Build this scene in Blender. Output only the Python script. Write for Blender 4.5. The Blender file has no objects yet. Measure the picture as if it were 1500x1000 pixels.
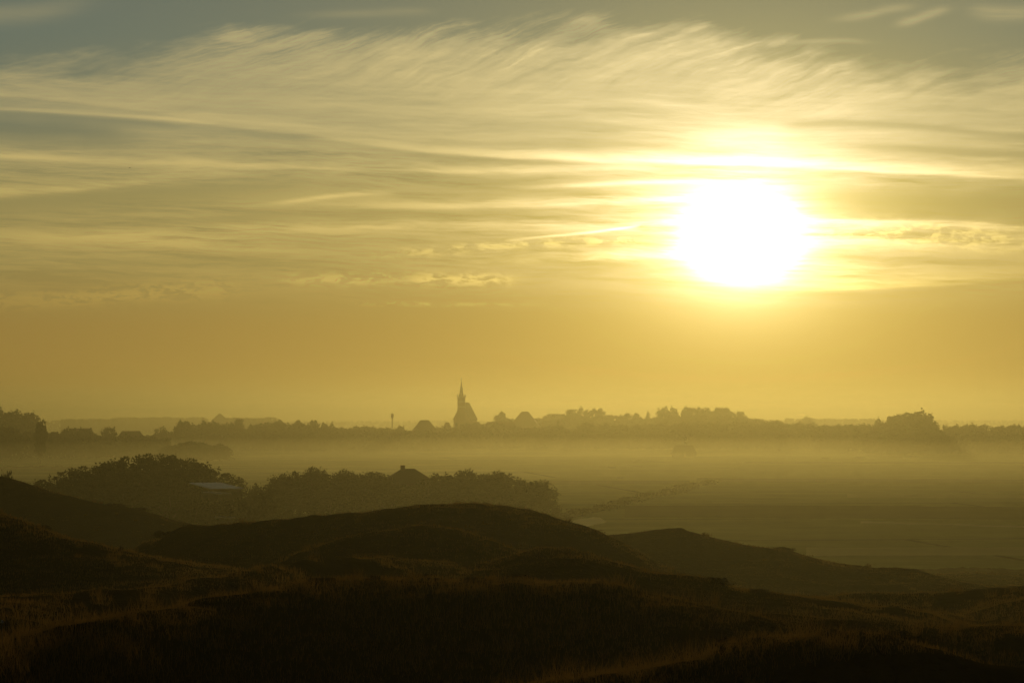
import bpy, math, random
import numpy as np
from mathutils import Vector
R = math.radians
sc = bpy.context.scene
C = sc.collection

# ------------------------------------------------------------------ camera
F = 3540.0            # focal length in pixels of a 1500 px wide picture
HZ = 611.0            # row of the true horizon
EYE = 18.0            # eye height above the polder, standing on a dune
PITCH = math.atan((HZ - 500.0) / F)
cam_d = bpy.data.cameras.new('camera'); cam = bpy.data.objects.new('camera', cam_d); C.objects.link(cam)
cam_d.lens = F * 36.0 / 1500.0; cam_d.sensor_width = 36.0
cam_d.clip_start = 0.2; cam_d.clip_end = 40000
cam.location = (0, 0, EYE); cam.rotation_euler = (math.pi / 2 + PITCH, 0, 0)
sc.camera = cam

def ray(px, py):
    a = (px - 750.0) / F; b = (500.0 - py) / F
    return np.array([a, math.cos(PITCH) - b * math.sin(PITCH), math.sin(PITCH) + b * math.cos(PITCH)])
def azel(px, py):
    v = ray(px, py); return math.atan2(v[0], v[1]), math.atan2(v[2], math.hypot(v[0], v[1]))
def at(px, py, d):
    """point seen in direction (px,py) at ground distance d"""
    az, el = azel(px, py)
    return d * math.sin(az), d * math.cos(az), EYE + d * math.tan(el)

# ------------------------------------------------------------------ light
SUN_AZ, SUN_EL = azel(1086, 347)
EXPO = -1.5
K = 2.0 ** (-EXPO)
sc.view_settings.view_transform = 'Standard'; sc.view_settings.look = 'None'
sc.view_settings.exposure = EXPO; sc.view_settings.gamma = 1.0
sc.view_settings.use_curve_mapping = False
sc.cycles.volume_bounces = 1
sc.cycles.max_bounces = 6
sc.cycles.use_denoising = True
sun_d = bpy.data.lights.new('sun', 'SUN'); sun_d.energy = 4.4; sun_d.angle = R(0.5); sun_d.color = (1.0, 0.70, 0.29)
sun = bpy.data.objects.new('sun', sun_d); C.objects.link(sun)
sd = Vector((math.sin(SUN_AZ) * math.cos(SUN_EL), math.cos(SUN_AZ) * math.cos(SUN_EL), math.sin(SUN_EL)))
sun.rotation_euler = sd.to_track_quat('Z', 'Y').to_euler(); sun.location = (0, 0, 60)

# ---- tiny expression helper for shader node graphs
class X:
    nt = None
    def __init__(s, v): s.v = v
    @staticmethod
    def m(op, *a, clamp=False):
        n = X.nt.nodes.new('ShaderNodeMath'); n.operation = op; n.use_clamp = clamp
        for i, q in enumerate(a):
            if isinstance(q, X): X.nt.links.new(q.v, n.inputs[i])
            else: n.inputs[i].default_value = q
        return X(n.outputs[0])
    def __add__(s, o): return X.m('ADD', s, o)
    __radd__ = __add__
    def __sub__(s, o): return X.m('SUBTRACT', s, o)
    def __rsub__(s, o): return X.m('SUBTRACT', o, s)
    def __mul__(s, o): return X.m('MULTIPLY', s, o)
    __rmul__ = __mul__
    def __truediv__(s, o): return X.m('DIVIDE', s, o)
def xexp(a): return X.m('EXPONENT', a)
def xsat(a): return X.m('ADD', a, 0.0, clamp=True)
def xstep(a, lo, hi):
    n = X.nt.nodes.new('ShaderNodeMapRange'); n.interpolation_type = 'SMOOTHSTEP'
    X.nt.links.new(a.v, n.inputs[0]); n.inputs[1].default_value = lo; n.inputs[2].default_value = hi
    n.inputs[3].default_value = 0; n.inputs[4].default_value = 1
    return X(n.outputs[0])
def xnoise(x, y, z=0.0, detail=5, rough=0.55, dist=0.0, scale=1.0):
    c = X.nt.nodes.new('ShaderNodeCombineXYZ')
    for i, q in enumerate((x, y, z)):
        if isinstance(q, X): X.nt.links.new(q.v, c.inputs[i])
        else: c.inputs[i].default_value = q
    n = X.nt.nodes.new('ShaderNodeTexNoise'); n.inputs['Scale'].default_value = scale
    n.inputs['Detail'].default_value = detail; n.inputs['Roughness'].default_value = rough
    n.inputs['Distortion'].default_value = dist
    X.nt.links.new(c.outputs[0], n.inputs['Vector'])
    return X(n.outputs['Fac'])
def xcurve(t, pts):
    n = X.nt.nodes.new('ShaderNodeFloatCurve'); cv = n.mapping.curves[0]
    pts = sorted(pts)
    while len(cv.points) < len(pts): cv.points.new(0.5, 0.5)
    for p, (a, b) in zip(cv.points, pts): p.location = (a, b); p.handle_type = 'AUTO'
    n.mapping.update()
    X.nt.links.new(t.v, n.inputs['Value'])
    return X(n.outputs[0])
def xcol(r, g, b):
    c = X.nt.nodes.new('ShaderNodeCombineColor')
    for i, q in enumerate((r, g, b)):
        if isinstance(q, X): X.nt.links.new(q.v, c.inputs[i])
        else: c.inputs[i].default_value = q
    return c.outputs[0]

def lin(c): 
    c = c / 255.0
    return c / 12.92 if c <= 0.04045 else ((c + 0.055) / 1.055) ** 2.4

w = bpy.data.worlds.new('World'); sc.world = w; w.use_nodes = True
nt = w.node_tree; X.nt = nt
for n in list(nt.nodes): nt.nodes.remove(n)
out = nt.nodes.new('ShaderNodeOutputWorld'); bg = nt.nodes.new('ShaderNodeBackground')
nt.links.new(bg.outputs[0], out.inputs[0]); bg.inputs[1].default_value = 0.1
tc = nt.nodes.new('ShaderNodeTexCoord'); sep = nt.nodes.new('ShaderNodeSeparateXYZ')
nt.links.new(tc.outputs['Generated'], sep.inputs[0])
dx, dy, dz = X(sep.outputs[0]), X(sep.outputs[1]), X(sep.outputs[2])
AZ = X.m('ARCTAN2', dx, dy); EL = X.m('ARCSINE', X.m('MAXIMUM', X.m('MINIMUM', dz, 1.0), -1.0))
# sky unit: 1/3540 rad.  A grows to the right, E grows downward
A = AZ * F + 750.0
E = HZ - EL * F
def sk(px, py):
    az, el = azel(px, py); return az * F + 750.0, HZ - el * F
tA = xsat((A + 300.0) / 2100.0)
def ycurve(pts):
    q = []
    for px, py in pts:
        a, e = sk(px, py); q.append(((a + 300) / 2100.0, (e + 100) / 800.0))
    return xcurve(tA, q) * 800.0 - 100.0
def acurve(pts):
    return X.m('MAXIMUM', xcurve(tA, [((sk(px, 300)[0] + 300) / 2100.0, v) for px, v in pts]), 0.0)
SA, SE = SUN_AZ * F + 750.0, HZ - SUN_EL * F
dA = A - SA; dE = (E - SE) * 1.24
th = X.m('SQRT', dA * dA + dE * dE)
# clear sky colour by height above the horizon
tE = xsat((E + 1400.0) / 2100.0)
def ramp(t, stops):
    n = nt.nodes.new('ShaderNodeValToRGB'); el = n.color_ramp.elements
    while len(el) < len(stops): el.new(0.5)
    for e, (p, c) in zip(el, stops): e.position = p; e.color = (lin(c[0]), lin(c[1]), lin(c[2]), 1)
    nt.links.new(t.v, n.inputs[0]); 
    s = nt.nodes.new('ShaderNodeSeparateColor'); nt.links.new(n.outputs[0], s.inputs[0])
    return [X(s.outputs[i]) for i in range(3)]
clear = ramp(tE, [((y + 1400.0) / 2100.0, c) for y, c in (
    (-1400, (36, 44, 54)), (-500, (62, 73, 80)), (-60, (84, 99, 96)), (60, (91, 106, 98)), (190, (108, 114, 94)), (290, (134, 126, 82)),
    (390, (138, 124, 74)), (480, (144, 117, 60)), (560, (150, 119, 57)), (611, (160, 136, 70)), (690, (120, 100, 60)))])
# fade away from the sun side of the sky
away = xstep(X.m('ABSOLUTE', AZ), 0.35, 1.9)
g1 = xexp(th / -115.0); g2 = xexp(th / -420.0); g3 = xexp(th / -250.0)
core_line = 0
# ---- clouds
wob = xnoise(A * 0.004, E * 0.012, 3.1, detail=3) - 0.5
wob2 = xnoise(A * 0.02, E * 0.02, 7.7, detail=4) - 0.5
top = ycurve([(-200, 120), (0, 92), (120, 84), (250, 68), (360, 44), (440, 34), (520, 42), (640, 40), (760, 42), (850, 34), (950, 28), (1020, 24), (1060, 50), (1130, 66), (1200, 74), (1300, 92), (1400, 100), (1500, 84), (1700, 90)])
# mare's tails: streaks rising to the right near the upper edge, levelling out lower down
u1 = A * 0.95 - E * 0.30; v1 = A * acurve([(-200, .12), (200, .16), (500, .24), (1000, .30), (1700, .30)]) * 1.0 + E * 0.95
bend = xnoise(A * 0.003, E * 0.006, 11.0, detail=2) * 60.0 + wob2 * 16.0
hook = xnoise(u1 * 0.0050, (v1 + bend) * 0.066, 1.3, detail=8, rough=0.66, dist=0.12)
hook2 = xnoise(u1 * 0.016, (v1 + bend) * 0.21, 5.3, detail=6, rough=0.7, dist=0.2)
u2 = A * 1.0 + E * 0.06; v2 = E - A * 0.045
long1 = xnoise(u2 * 0.0030, (v2 + wob * 26.0) * 0.050, 21.0, detail=8, rough=0.64, dist=0.15)
long2 = xnoise(u2 * 0.0085, (E + wob * 20.0) * 0.125, 25.0, detail=9, rough=0.74, dist=0.25)
fine = xnoise(u2 * 0.020, (v2 + wob * 30.0) * 0.30, 27.0, detail=7, rough=0.7, dist=0.3)
fine2 = xnoise(u1 * 0.030, (v1 + bend) * 0.42, 29.0, detail=6, rough=0.7, dist=0.4)
broad = xnoise(A * 0.0024, (E + wob * 30.0) * 0.011, 31.0, detail=3, rough=0.5)
ragged = (hook - 0.5) * 62.0 + (xnoise(A * 0.007, E * 0.02, 15.0, detail=4) - 0.5) * 90.0 + wob2 * 14.0
sheet_top = xstep(E - top + ragged, -14.0, 44.0)
edge = E - top
feath = xstep(edge, 150.0, 10.0) * acurve([(-200, .2), (150, .3), (400, .85), (700, 1), (1150, 1), (1300, .5), (1500, .35), (1700, .3)])
lowfade = xcurve(tE, [((y + 1400) / 2100.0, v) for y, v in ((-1400, 1), (0, 1), (120, .95), (200, .78), (240, .66), (290, .46), (340, .36), (400, .26), (440, .08), (480, .0), (700, 0))])
clump = xnoise(A * 0.009, E * 0.022, 17.0, detail=4, rough=0.6)
tex_h = X.m('MAXIMUM', (hook - 0.5) * 1.9 * (clump * 2.0) + (fine2 - 0.5) * 0.9 + (fine - 0.5) * 0.35 + (clump - 0.5) * 1.0 + (hook2 - 0.5) * 1.2 * (clump * 2.0) + 0.66, 0.0)
lowc = xstep(E, 180.0, 300.0) * 1.3 + 0.75
tex_l = xsat((long1 - 0.5) * 1.7 * lowc + (long2 - 0.5) * 1.1 * lowc + (broad - 0.5) * 0.8 + (fine - 0.5) * 0.75 * (lowc - 0.5) + 0.64)
D = sheet_top * lowfade * (feath * (tex_h * 0.85 + 0.12) + (1.0 - feath) * tex_l)
def band(c, wdt, pts, soft_up=1.0, soft_dn=1.0, seed=0.0, tex=0.6):
    """cloud streak: centre line c, half width wdt, strength along its length; edges may be of unequal softness"""
    d = E - ycurve(c) + (xnoise(A * 0.006, 0.0, seed, detail=2) - 0.5) * wdt * 1.2
    up = X.m('MINIMUM', d, 0.0) / (wdt * soft_up); dn = X.m('MAXIMUM', d, 0.0) / (wdt * soft_dn)
    g = xexp((up * up + dn * dn) * -1.0)
    return g * acurve(pts) * (1.0 - tex + tex * 1.6 * tex_l)
# open gaps of clear sky
gaps = [
    band([(-200, 172), (0, 188), (120, 196), (230, 202), (330, 208), (1700, 250)], 25, [(-200, 1), (0, 1), (120, .9), (190, .5), (250, .08), (300, 0), (1700, 0)], 1, .7, 2.0, .25),
    band([(-200, 158), (0, 166), (200, 180), (350, 194), (470, 206), (600, 224), (720, 234), (850, 240), (950, 244), (1700, 270)], 5.5, [(-200, .3), (120, .5), (230, .6), (300, .2), (380, .5), (440, .45), (500, .12), (570, .35), (700, .5), (800, .42), (930, .15), (1000, 0), (1700, 0)], 1, 1.3, 3.0, .2),
    band([(-200, 310), (0, 298), (150, 288), (300, 278), (450, 272), (650, 270), (900, 268), (1700, 270)], 17, [(-200, .7), (0, .7), (200, .75), (400, .55), (560, .3), (700, .4), (900, .2), (1000, 0), (1700, 0)], .8, 1.4, 4.0, .25),
    band([(-200, 345), (0, 340), (300, 325), (450, 312), (900, 318), (1700, 320)], 9, [(-200, .6), (200, .6), (450, .5), (700, .3), (900, 0), (1700, 0)], 1, 1, 5.0, .3),
    band([(-200, 300), (1150, 290), (1300, 296), (1500, 296), (1700, 296)], 26, [(-200, 0), (1080, 0), (1180, .5), (1300, .9), (1700, .98)], .8, 1.2, 6.0, .2),
    band([(-200, 300), (1180, 182), (1300, 182), (1500, 200), (1700, 205)], 5, [(-200, 0), (1130, 0), (1180, .55), (1500, .45), (1700, .4)], 1, 1.3, 7.0, .3),
    band([(-200, 300), (1200, 214), (1500, 226), (1700, 230)], 7, [(-200, 0), (1180, 0), (1300, .5), (1500, .6), (1700, .6)], 1, 1, 8.0, .3),
    band([(-200, 206), (500, 208), (750, 212), (950, 214), (1700, 214)], 7, [(-200, 0), (480, 0), (620, .25), (800, .35), (950, .3), (1050, 0), (1700, 0)], 1, 1, 8.5, .3),
]
for g in gaps: D = D * (1.0 - xsat(g))
streaks = [
    # long bright line running across the whole sky, sharp along its lower edge
    band([(-200, 128), (0, 139), (200, 158), (400, 186), (550, 212), (700, 226), (850, 234), (1085, 240), (1300, 250), (1500, 261), (1700, 272)], 9, [(-200, .30), (0, .38), (250, .30), (450, .18), (600, .38), (850, .8), (1085, .7), (1300, .7), (1500, .6), (1700, .5)], 1.5, .38, 9.0, .35),
    band([(-200, 150), (0, 160), (150, 168), (300, 180), (400, 192), (1700, 300)], 4, [(-200, .35), (0, .4), (250, .4), (400, .2), (480, 0), (1700, 0)], 1, .6, 10.0, .4),
    band([(-200, 222), (0, 228), (130, 236), (300, 240), (600, 250), (760, 250), (900, 247), (1700, 250)], 6, [(-200, .4), (0, .42), (100, .3), (300, .32), (600, .45), (900, .4), (1000, 0), (1700, 0)], 1.2, .8, 11.0, .4),
    band([(-200, 290), (0, 285), (150, 273), (260, 262), (400, 254), (1700, 250)], 8, [(-200, .38), (0, .42), (150, .38), (300, .3), (420, 0), (1700, 0)], 1.6, .5, 12.0, .35),
    band([(-200, 300), (380, 300), (450, 292), (520, 284), (560, 283), (1700, 260)], 3.5, [(-200, 0), (360, 0), (430, .4), (520, .5), (600, 0), (1700, 0)], 1, 1, 13.0, .5),
    band([(-200, 306), (500, 302), (700, 302), (900, 296), (1100, 290), (1700, 290)], 6, [(-200, 0), (420, .1), (620, .42), (800, .6), (1000, .7), (1120, 0), (1700, 0)], 1.2, .7, 14.0, .5),
    band([(-200, 276), (700, 276), (850, 272), (1000, 266), (1700, 266)], 4, [(-200, 0), (690, 0), (800, .35), (950, .7), (1100, .5), (1180, 0), (1700, 0)], 1, .8, 15.0, .5),
    band([(-200, 332), (100, 340), (250, 336), (420, 336), (700, 330), (950, 330), (1700, 330)], 9, [(-200, .16), (100, .22), (350, .30), (600, .30), (800, .42), (950, .55), (1060, 0), (1700, 0)], 1, 1, 16.0, .9),
    band([(-200, 355), (100, 350), (300, 354), (420, 360), (1700, 360)], 15, [(-200, .16), (100, .30), (300, .34), (420, .12), (500, 0), (1700, 0)], 1, 1, 17.0, .8),
    # condensation trail
    band([(-200, 352), (735, 352.5), (800, 346.5), (860, 341), (935, 331), (960, 328), (1700, 330)], 1.9, [(-200, 0), (728, 0), (750, .5), (820, 1.0), (900, 1.4), (932, 1.2), (940, 0), (1700, 0)], 1, 1, 18.0, .2),
    # right hand lower clouds, lit from behind
    band([(-200, 330), (1180, 322), (1300, 325), (1420, 327), (1500, 334), (1700, 340)], 5, [(-200, 0), (1120, 0), (1180, .5), (1300, .65), (1400, .75), (1500, .35), (1700, .2)], .6, 2.2, 19.0, .7),
    band([(-200, 350), (1180, 352), (1300, 356), (1400, 360), (1500, 360), (1700, 364)], 13, [(-200, 0), (1130, 0), (1200, .45), (1300, .42), (1400, .32), (1500, .3), (1700, .2)], 1, .8, 20.0, .9),
    band([(-200, 420), (1150, 424), (1250, 422), (1350, 417), (1450, 411), (1500, 408), (1700, 400)], 7, [(-200, 0), (1100, 0), (1170, .8), (1280, .62), (1380, .42), (1500, .2), (1600, 0), (1700, 0)], 1.8, .45, 22.0, .5),
    band([(-200, 390), (1150, 396), (1300, 398), (1500, 396), (1700, 390)], 14, [(-200, 0), (1120, 0), (1180, .5), (1300, .22), (1420, .1), (1500, .05), (1700, 0)], 1, 1, 23.0, .9),
    band([(-200, 380), (700, 382), (850, 378), (1000, 372), (1700, 372)], 9, [(-200, 0), (620, 0), (720, .25), (850, .45), (960, .8), (1040, 0), (1700, 0)], 1, .8, 24.0, .95),
    # upper corners
    band([(-200, 20), (0, 22), (70, 14), (160, 2), (1700, 0)], 15, [(-200, .3), (0, .3), (90, .2), (190, .0), (1700, 0)], 1, 1, 26.0, .6),
    band([(-200, 20), (450, 22), (600, 18), (1700, 0)], 3.5, [(-200, 0), (410, 0), (520, .16), (600, .12), (660, .0), (1700, 0)], 1.8, 1.8, 27.0, 1.0),
    band([(-200, 20), (1270, 22), (1300, 14), (1700, 14)], 4, [(-200, 0), (1200, 0), (1290, .24), (1330, .15), (1370, 0), (1700, 0)], 1.5, 1.5, 28.0, 1.0),
    band([(-200, 40), (1325, 33), (1360, 22), (1390, 14), (1700, 0)], 5, [(-200, 0), (1300, 0), (1345, .34), (1380, .26), (1420, 0), (1700, 0)], 1.4, 1.2, 29.0, 1.0),
    band([(-200, 30), (1400, 16), (1480, 20), (1560, 14), (1700, 14)], 8, [(-200, 0), (1400, 0), (1470, .36), (1540, .3), (1700, .2)], 1.3, 1.3, 30.0, 1.0),
    band([(-200, 66), (1140, 64), (1240, 60), (1260, 62), (1700, 62)], 3.5, [(-200, 0), (1120, 0), (1200, .25), (1250, .2), (1300, 0), (1700, 0)], 1, 1, 31.0, .8),
    # gold rims around the sun's hole in the sheet
    band([(-200, 206), (1000, 206), (1090, 203), (1180, 206), (1700, 206)], 17, [(-200, 0), (940, 0), (1030, .2), (1090, .42), (1150, .2), (1230, 0), (1700, 0)], 1, 1, 32.0, .1),
]
S = streaks[0]
for s in streaks[1:]: S = S + s
# rows of small puffs low in the sky
cell = xnoise(A * 0.034, E * 0.10, 41.0, detail=8, rough=0.7, dist=0.5)
def puffs(c, wdt, pts, thr):
    d = (E - ycurve(c)) / wdt
    return xexp(d * d * -1.0) * acurve(pts) * xstep(cell + wob2 * 0.15, thr, thr + 0.14)
P = puffs([(-200, 432), (100, 438), (200, 428), (330, 424), (1700, 430)], 13, [(-200, .1), (100, .3), (200, .36), (320, .3), (380, .02), (1700, 0)], .41) \
  + puffs([(-200, 410), (400, 410), (560, 408), (740, 410), (1700, 410)], 9, [(-200, 0), (370, .05), (430, .35), (540, .5), (590, .3), (630, .8), (740, .6), (790, 0), (1700, 0)], .43) \
  + puffs([(-200, 372), (540, 372), (640, 368), (720, 360), (1700, 350)], 7, [(-200, 0), (520, 0), (580, .5), (700, .6), (900, .5), (1000, 0), (1700, 0)], .44) \
  + puffs([(-200, 445), (550, 445), (700, 446), (1700, 446)], 3, [(-200, 0), (510, 0), (560, .35), (700, .2), (780, .05), (800, 0), (1700, 0)], .44) \
  + puffs([(-200, 340), (1180, 338), (1500, 350), (1700, 350)], 18, [(-200, 0), (1150, 0), (1220, .5), (1400, .6), (1500, .4), (1700, 0)], .46)
g4 = xexp(th / -110.0)
ccol = (g3 * 1.08 + g4 * 0.5 + 0.268, g3 * 0.89 + g4 * 0.5 + 0.178, g3 * 0.42 + g4 * 1.5 + 0.046)
gold = (g3 * 1.2 + 0.14, g3 * 0.95 + 0.09, g3 * 0.30 + 0.012)
glow = (g1 * 1.6 + g2 * 0.34, g1 * 1.22 + g2 * 0.235, g1 * 0.26 + g2 * 0.035)
corec = (1.0, 0.97, 0.80)
lowmix = xstep(E, 300.0, 430.0)
ths = X.m('MAXIMUM', th - (tex_l - 0.6) * 13.0, 0.0)
core = xexp(X.m('POWER', ths / 27.0, 1.28) * -1.0) * 60.0
tail = xexp(th / -48.0) * 3.4
cols = []
for i in range(3):
    cl = ccol[i] * (1.0 - lowmix) + gold[i] * lowmix
    v = (clear[i] + glow[i] + D * ccol[i] + S * cl * 0.95 + P * gold[i] * 1.3 + core * corec[i] + tail * (1.0, 0.94, 0.72)[i]) * (1.0 - away * 0.9)
    cols.append(v * (K * 10.0))
nish = nt.nodes.new('ShaderNodeTexSky'); nish.sky_type = 'NISHITA'; nish.sun_disc = False
nish.sun_elevation = SUN_EL; nish.sun_rotation = SUN_AZ; nish.dust_density = 2.0; nish.air_density = 1.0
ns = nt.nodes.new('ShaderNodeSeparateColor'); nt.links.new(nish.outputs[0], ns.inputs[0])
NW = 0.02
nt.links.new(xcol(*[cols[i] + X(ns.outputs[i]) * NW for i in range(3)]), bg.inputs[0])

# ------------------------------------------------------------------ materials
def mat(name, col, rough=0.8, var=0.25, scale=3.0, metallic=0.0, transl=None, col2=None):
    m = bpy.data.materials.new(name); m.use_nodes = True; t = m.node_tree; X.nt = t
    b = t.nodes['Principled BSDF']; b.inputs['Roughness'].default_value = rough; b.inputs['Metallic'].default_value = metallic
    if rough > 0.6: b.inputs['Specular IOR Level'].default_value = 0.0 if rough > 0.8 else 0.05
    co = t.nodes.new('ShaderNodeTexCoord'); no = t.nodes.new('ShaderNodeTexNoise'); no.inputs['Scale'].default_value = scale; no.inputs['Detail'].default_value = 5
    t.links.new(co.outputs['Object'], no.inputs['Vector'])
    mx = t.nodes.new('ShaderNodeMix'); mx.data_type = 'RGBA'
    c2 = col2 or tuple(c * (1 - var) for c in col)
    mx.inputs[6].default_value = (*c2, 1); mx.inputs[7].default_value = (*(tuple(min(1, c * (1 + var)) for c in col) if not col2 else col), 1)
    t.links.new(no.outputs['Fac'], mx.inputs[0]); t.links.new(mx.outputs[2], b.inputs['Base Color'])
    if transl:
        tr = t.nodes.new('ShaderNodeBsdfTranslucent'); tr.inputs[0].default_value = (*transl, 1)
        ad = t.nodes.new('ShaderNodeMixShader'); ad.inputs[0].default_value = 0.45
        t.links.new(b.outputs[0], ad.inputs[1]); t.links.new(tr.outputs[0], ad.inputs[2])
        t.links.new(ad.outputs[0], t.nodes['Material Output'].inputs[0])
    return m
M = dict(
    leaf=mat('foliage', (0.028, 0.031, 0.009), 0.9, 0.4, 0.6, transl=(0.026, 0.03, 0.006)),
    bark=mat('bark', (0.06, 0.045, 0.03), 0.9, 0.3, 4),
    dune=mat('dune_turf', (0.040, 0.028, 0.011), 0.95, 0.3, 0.35, col2=(0.020, 0.018, 0.008)),
    grass=mat('marram_blades', (0.022, 0.014, 0.006), 0.85, 0.35, 0.2, transl=(0.125, 0.078, 0.022)),
    heather=mat('heather', (0.028, 0.022, 0.012), 0.9, 0.35, 3.0),
    brick=mat('brickwork', (0.22, 0.13, 0.09), 0.9, 0.2, 6),
    stone=mat('pale_stone', (0.35, 0.31, 0.25), 0.9, 0.15, 3),
    tile=mat('roof_tiles', (0.10, 0.07, 0.05), 0.8, 0.25, 5),
    slate=mat('slate', (0.03, 0.03, 0.032), 0.7, 0.2, 5),
    white=mat('white_paint', (0.7, 0.68, 0.62), 0.5, 0.05, 3),
    glass=mat('window_glass', (0.03, 0.035, 0.04), 0.1, 0.1, 3),
    metal=mat('galvanised_steel', (0.35, 0.35, 0.34), 0.5, 0.1, 3, metallic=0.8),
    sheetroof=mat('pale_sheet_roof', (0.80, 0.64, 0.38), 0.32, 0.08, 0.6),
    wood=mat('weathered_wood', (0.16, 0.12, 0.08), 0.9, 0.25, 8),
    dark=mat('dark_feathers', (0.02, 0.02, 0.022), 0.8, 0.2, 8),
)

# ------------------------------------------------------------------ helpers
def link(name, me, m=None, parent=None):
    o = bpy.data.objects.new(name, me); C.objects.link(o)
    if m is not None and not me.materials: me.materials.append(m)
    if parent: o.parent = parent
    return o
def mesh(name, v, f, smooth=False):
    me = bpy.data.meshes.new(name)
    v = np.asarray(v, dtype=np.float32).reshape(-1, 3)
    if isinstance(f, np.ndarray):
        k = f.shape[1]; me.vertices.add(len(v)); me.vertices.foreach_set('co', v.ravel())
        me.loops.add(f.size); me.loops.foreach_set('vertex_index', f.ravel().astype(np.int32))
        me.polygons.add(len(f)); me.polygons.foreach_set('loop_start', (np.arange(len(f)) * k).astype(np.int32))
        me.update(calc_edges=True)
    else:
        me.from_pydata([tuple(map(float, p)) for p in v], [], f); me.update()
    if smooth: me.polygons.foreach_set('use_smooth', [True] * len(me.polygons))
    me.validate()
    return me
def tag(o, label=None, cat=None, group=None, kind=None):
    if label: o['label'] = label
    if cat: o['category'] = cat
    if group: o['group'] = group
    if kind: o['kind'] = kind
    return o
def empty(name, loc, rz=0.0):
    o = bpy.data.objects.new(name, None); C.objects.link(o); o.location = loc; o.rotation_euler = (0, 0, rz); o.empty_display_size = 0.5
    return o
class MB:
    def __init__(s): s.v = []; s.f = []
    def add(s, v, f):
        n = len(s.v); s.v += [tuple(p) for p in v]; s.f += [tuple(i + n for i in q) for q in f]; return s
    def box(s, x0, x1, y0, y1, z0, z1):
        return s.add([(x0, y0, z0), (x1, y0, z0), (x1, y1, z0), (x0, y1, z0), (x0, y0, z1), (x1, y0, z1), (x1, y1, z1), (x0, y1, z1)],
                     [(3, 2, 1, 0), (4, 5, 6, 7), (0, 1, 5, 4), (1, 2, 6, 5), (2, 3, 7, 6), (3, 0, 4, 7)])
    def cone(s, cx, cy, z0, z1, r0, r1, n=8, rot=0.0):
        v = []; f = []
        for k in range(n):
            a = 2 * math.pi * k / n + rot; v.append((cx + r0 * math.cos(a), cy + r0 * math.sin(a), z0))
        for k in range(n):
            a = 2 * math.pi * k / n + rot; v.append((cx + r1 * math.cos(a), cy + r1 * math.sin(a), z1))
        for k in range(n): f.append((k, (k + 1) % n, n + (k + 1) % n, n + k))
        f.append(tuple(range(n))[::-1]); f.append(tuple(range(n, 2 * n)))
        return s.add(v, f)
    def tube(s, p, q, r0, r1, n=6):
        p = Vector(p); q = Vector(q); d = (q - p).normalized(); a = d.orthogonal().normalized(); b = d.cross(a)
        v = [p + (a * math.cos(2 * math.pi * k / n) + b * math.sin(2 * math.pi * k / n)) * r0 for k in range(n)]
        v += [q + (a * math.cos(2 * math.pi * k / n) + b * math.sin(2 * math.pi * k / n)) * r1 for k in range(n)]
        f = [(k, (k + 1) % n, n + (k + 1) % n, n + k) for k in range(n)] + [tuple(range(n))[::-1], tuple(range(n, 2 * n))]
        return s.add(v, f)
    def build(s, name, m, parent=None): return link(name, mesh(name, s.v, s.f), m, parent)

def vnoise(x, y, seed=0):
    x = np.asarray(x, float); y = np.asarray(y, float)
    xi = np.floor(x).astype(np.int64); yi = np.floor(y).astype(np.int64); fx = x - xi; fy = y - yi
    fx = fx * fx * (3 - 2 * fx); fy = fy * fy * (3 - 2 * fy)
    def h(a, b):
        n = (a * 374761393 + b * 668265263 + seed * 1274126177) & 0xffffffff
        n = ((n ^ (n >> 13)) * 1274126177) & 0xffffffff
        return ((n ^ (n >> 16)) & 0xffff) / 65535.0
    return (h(xi, yi) * (1 - fx) + h(xi + 1, yi) * fx) * (1 - fy) + (h(xi, yi + 1) * (1 - fx) + h(xi + 1, yi + 1) * fx) * fy - 0.5
def fbm(x, y, seed, oct=4, gain=0.5):
    s = 0; a = 1.0
    for k in range(oct): s = s + a * vnoise(x * 2 ** k, y * 2 ** k, seed + k); a *= gain
    return s

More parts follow.
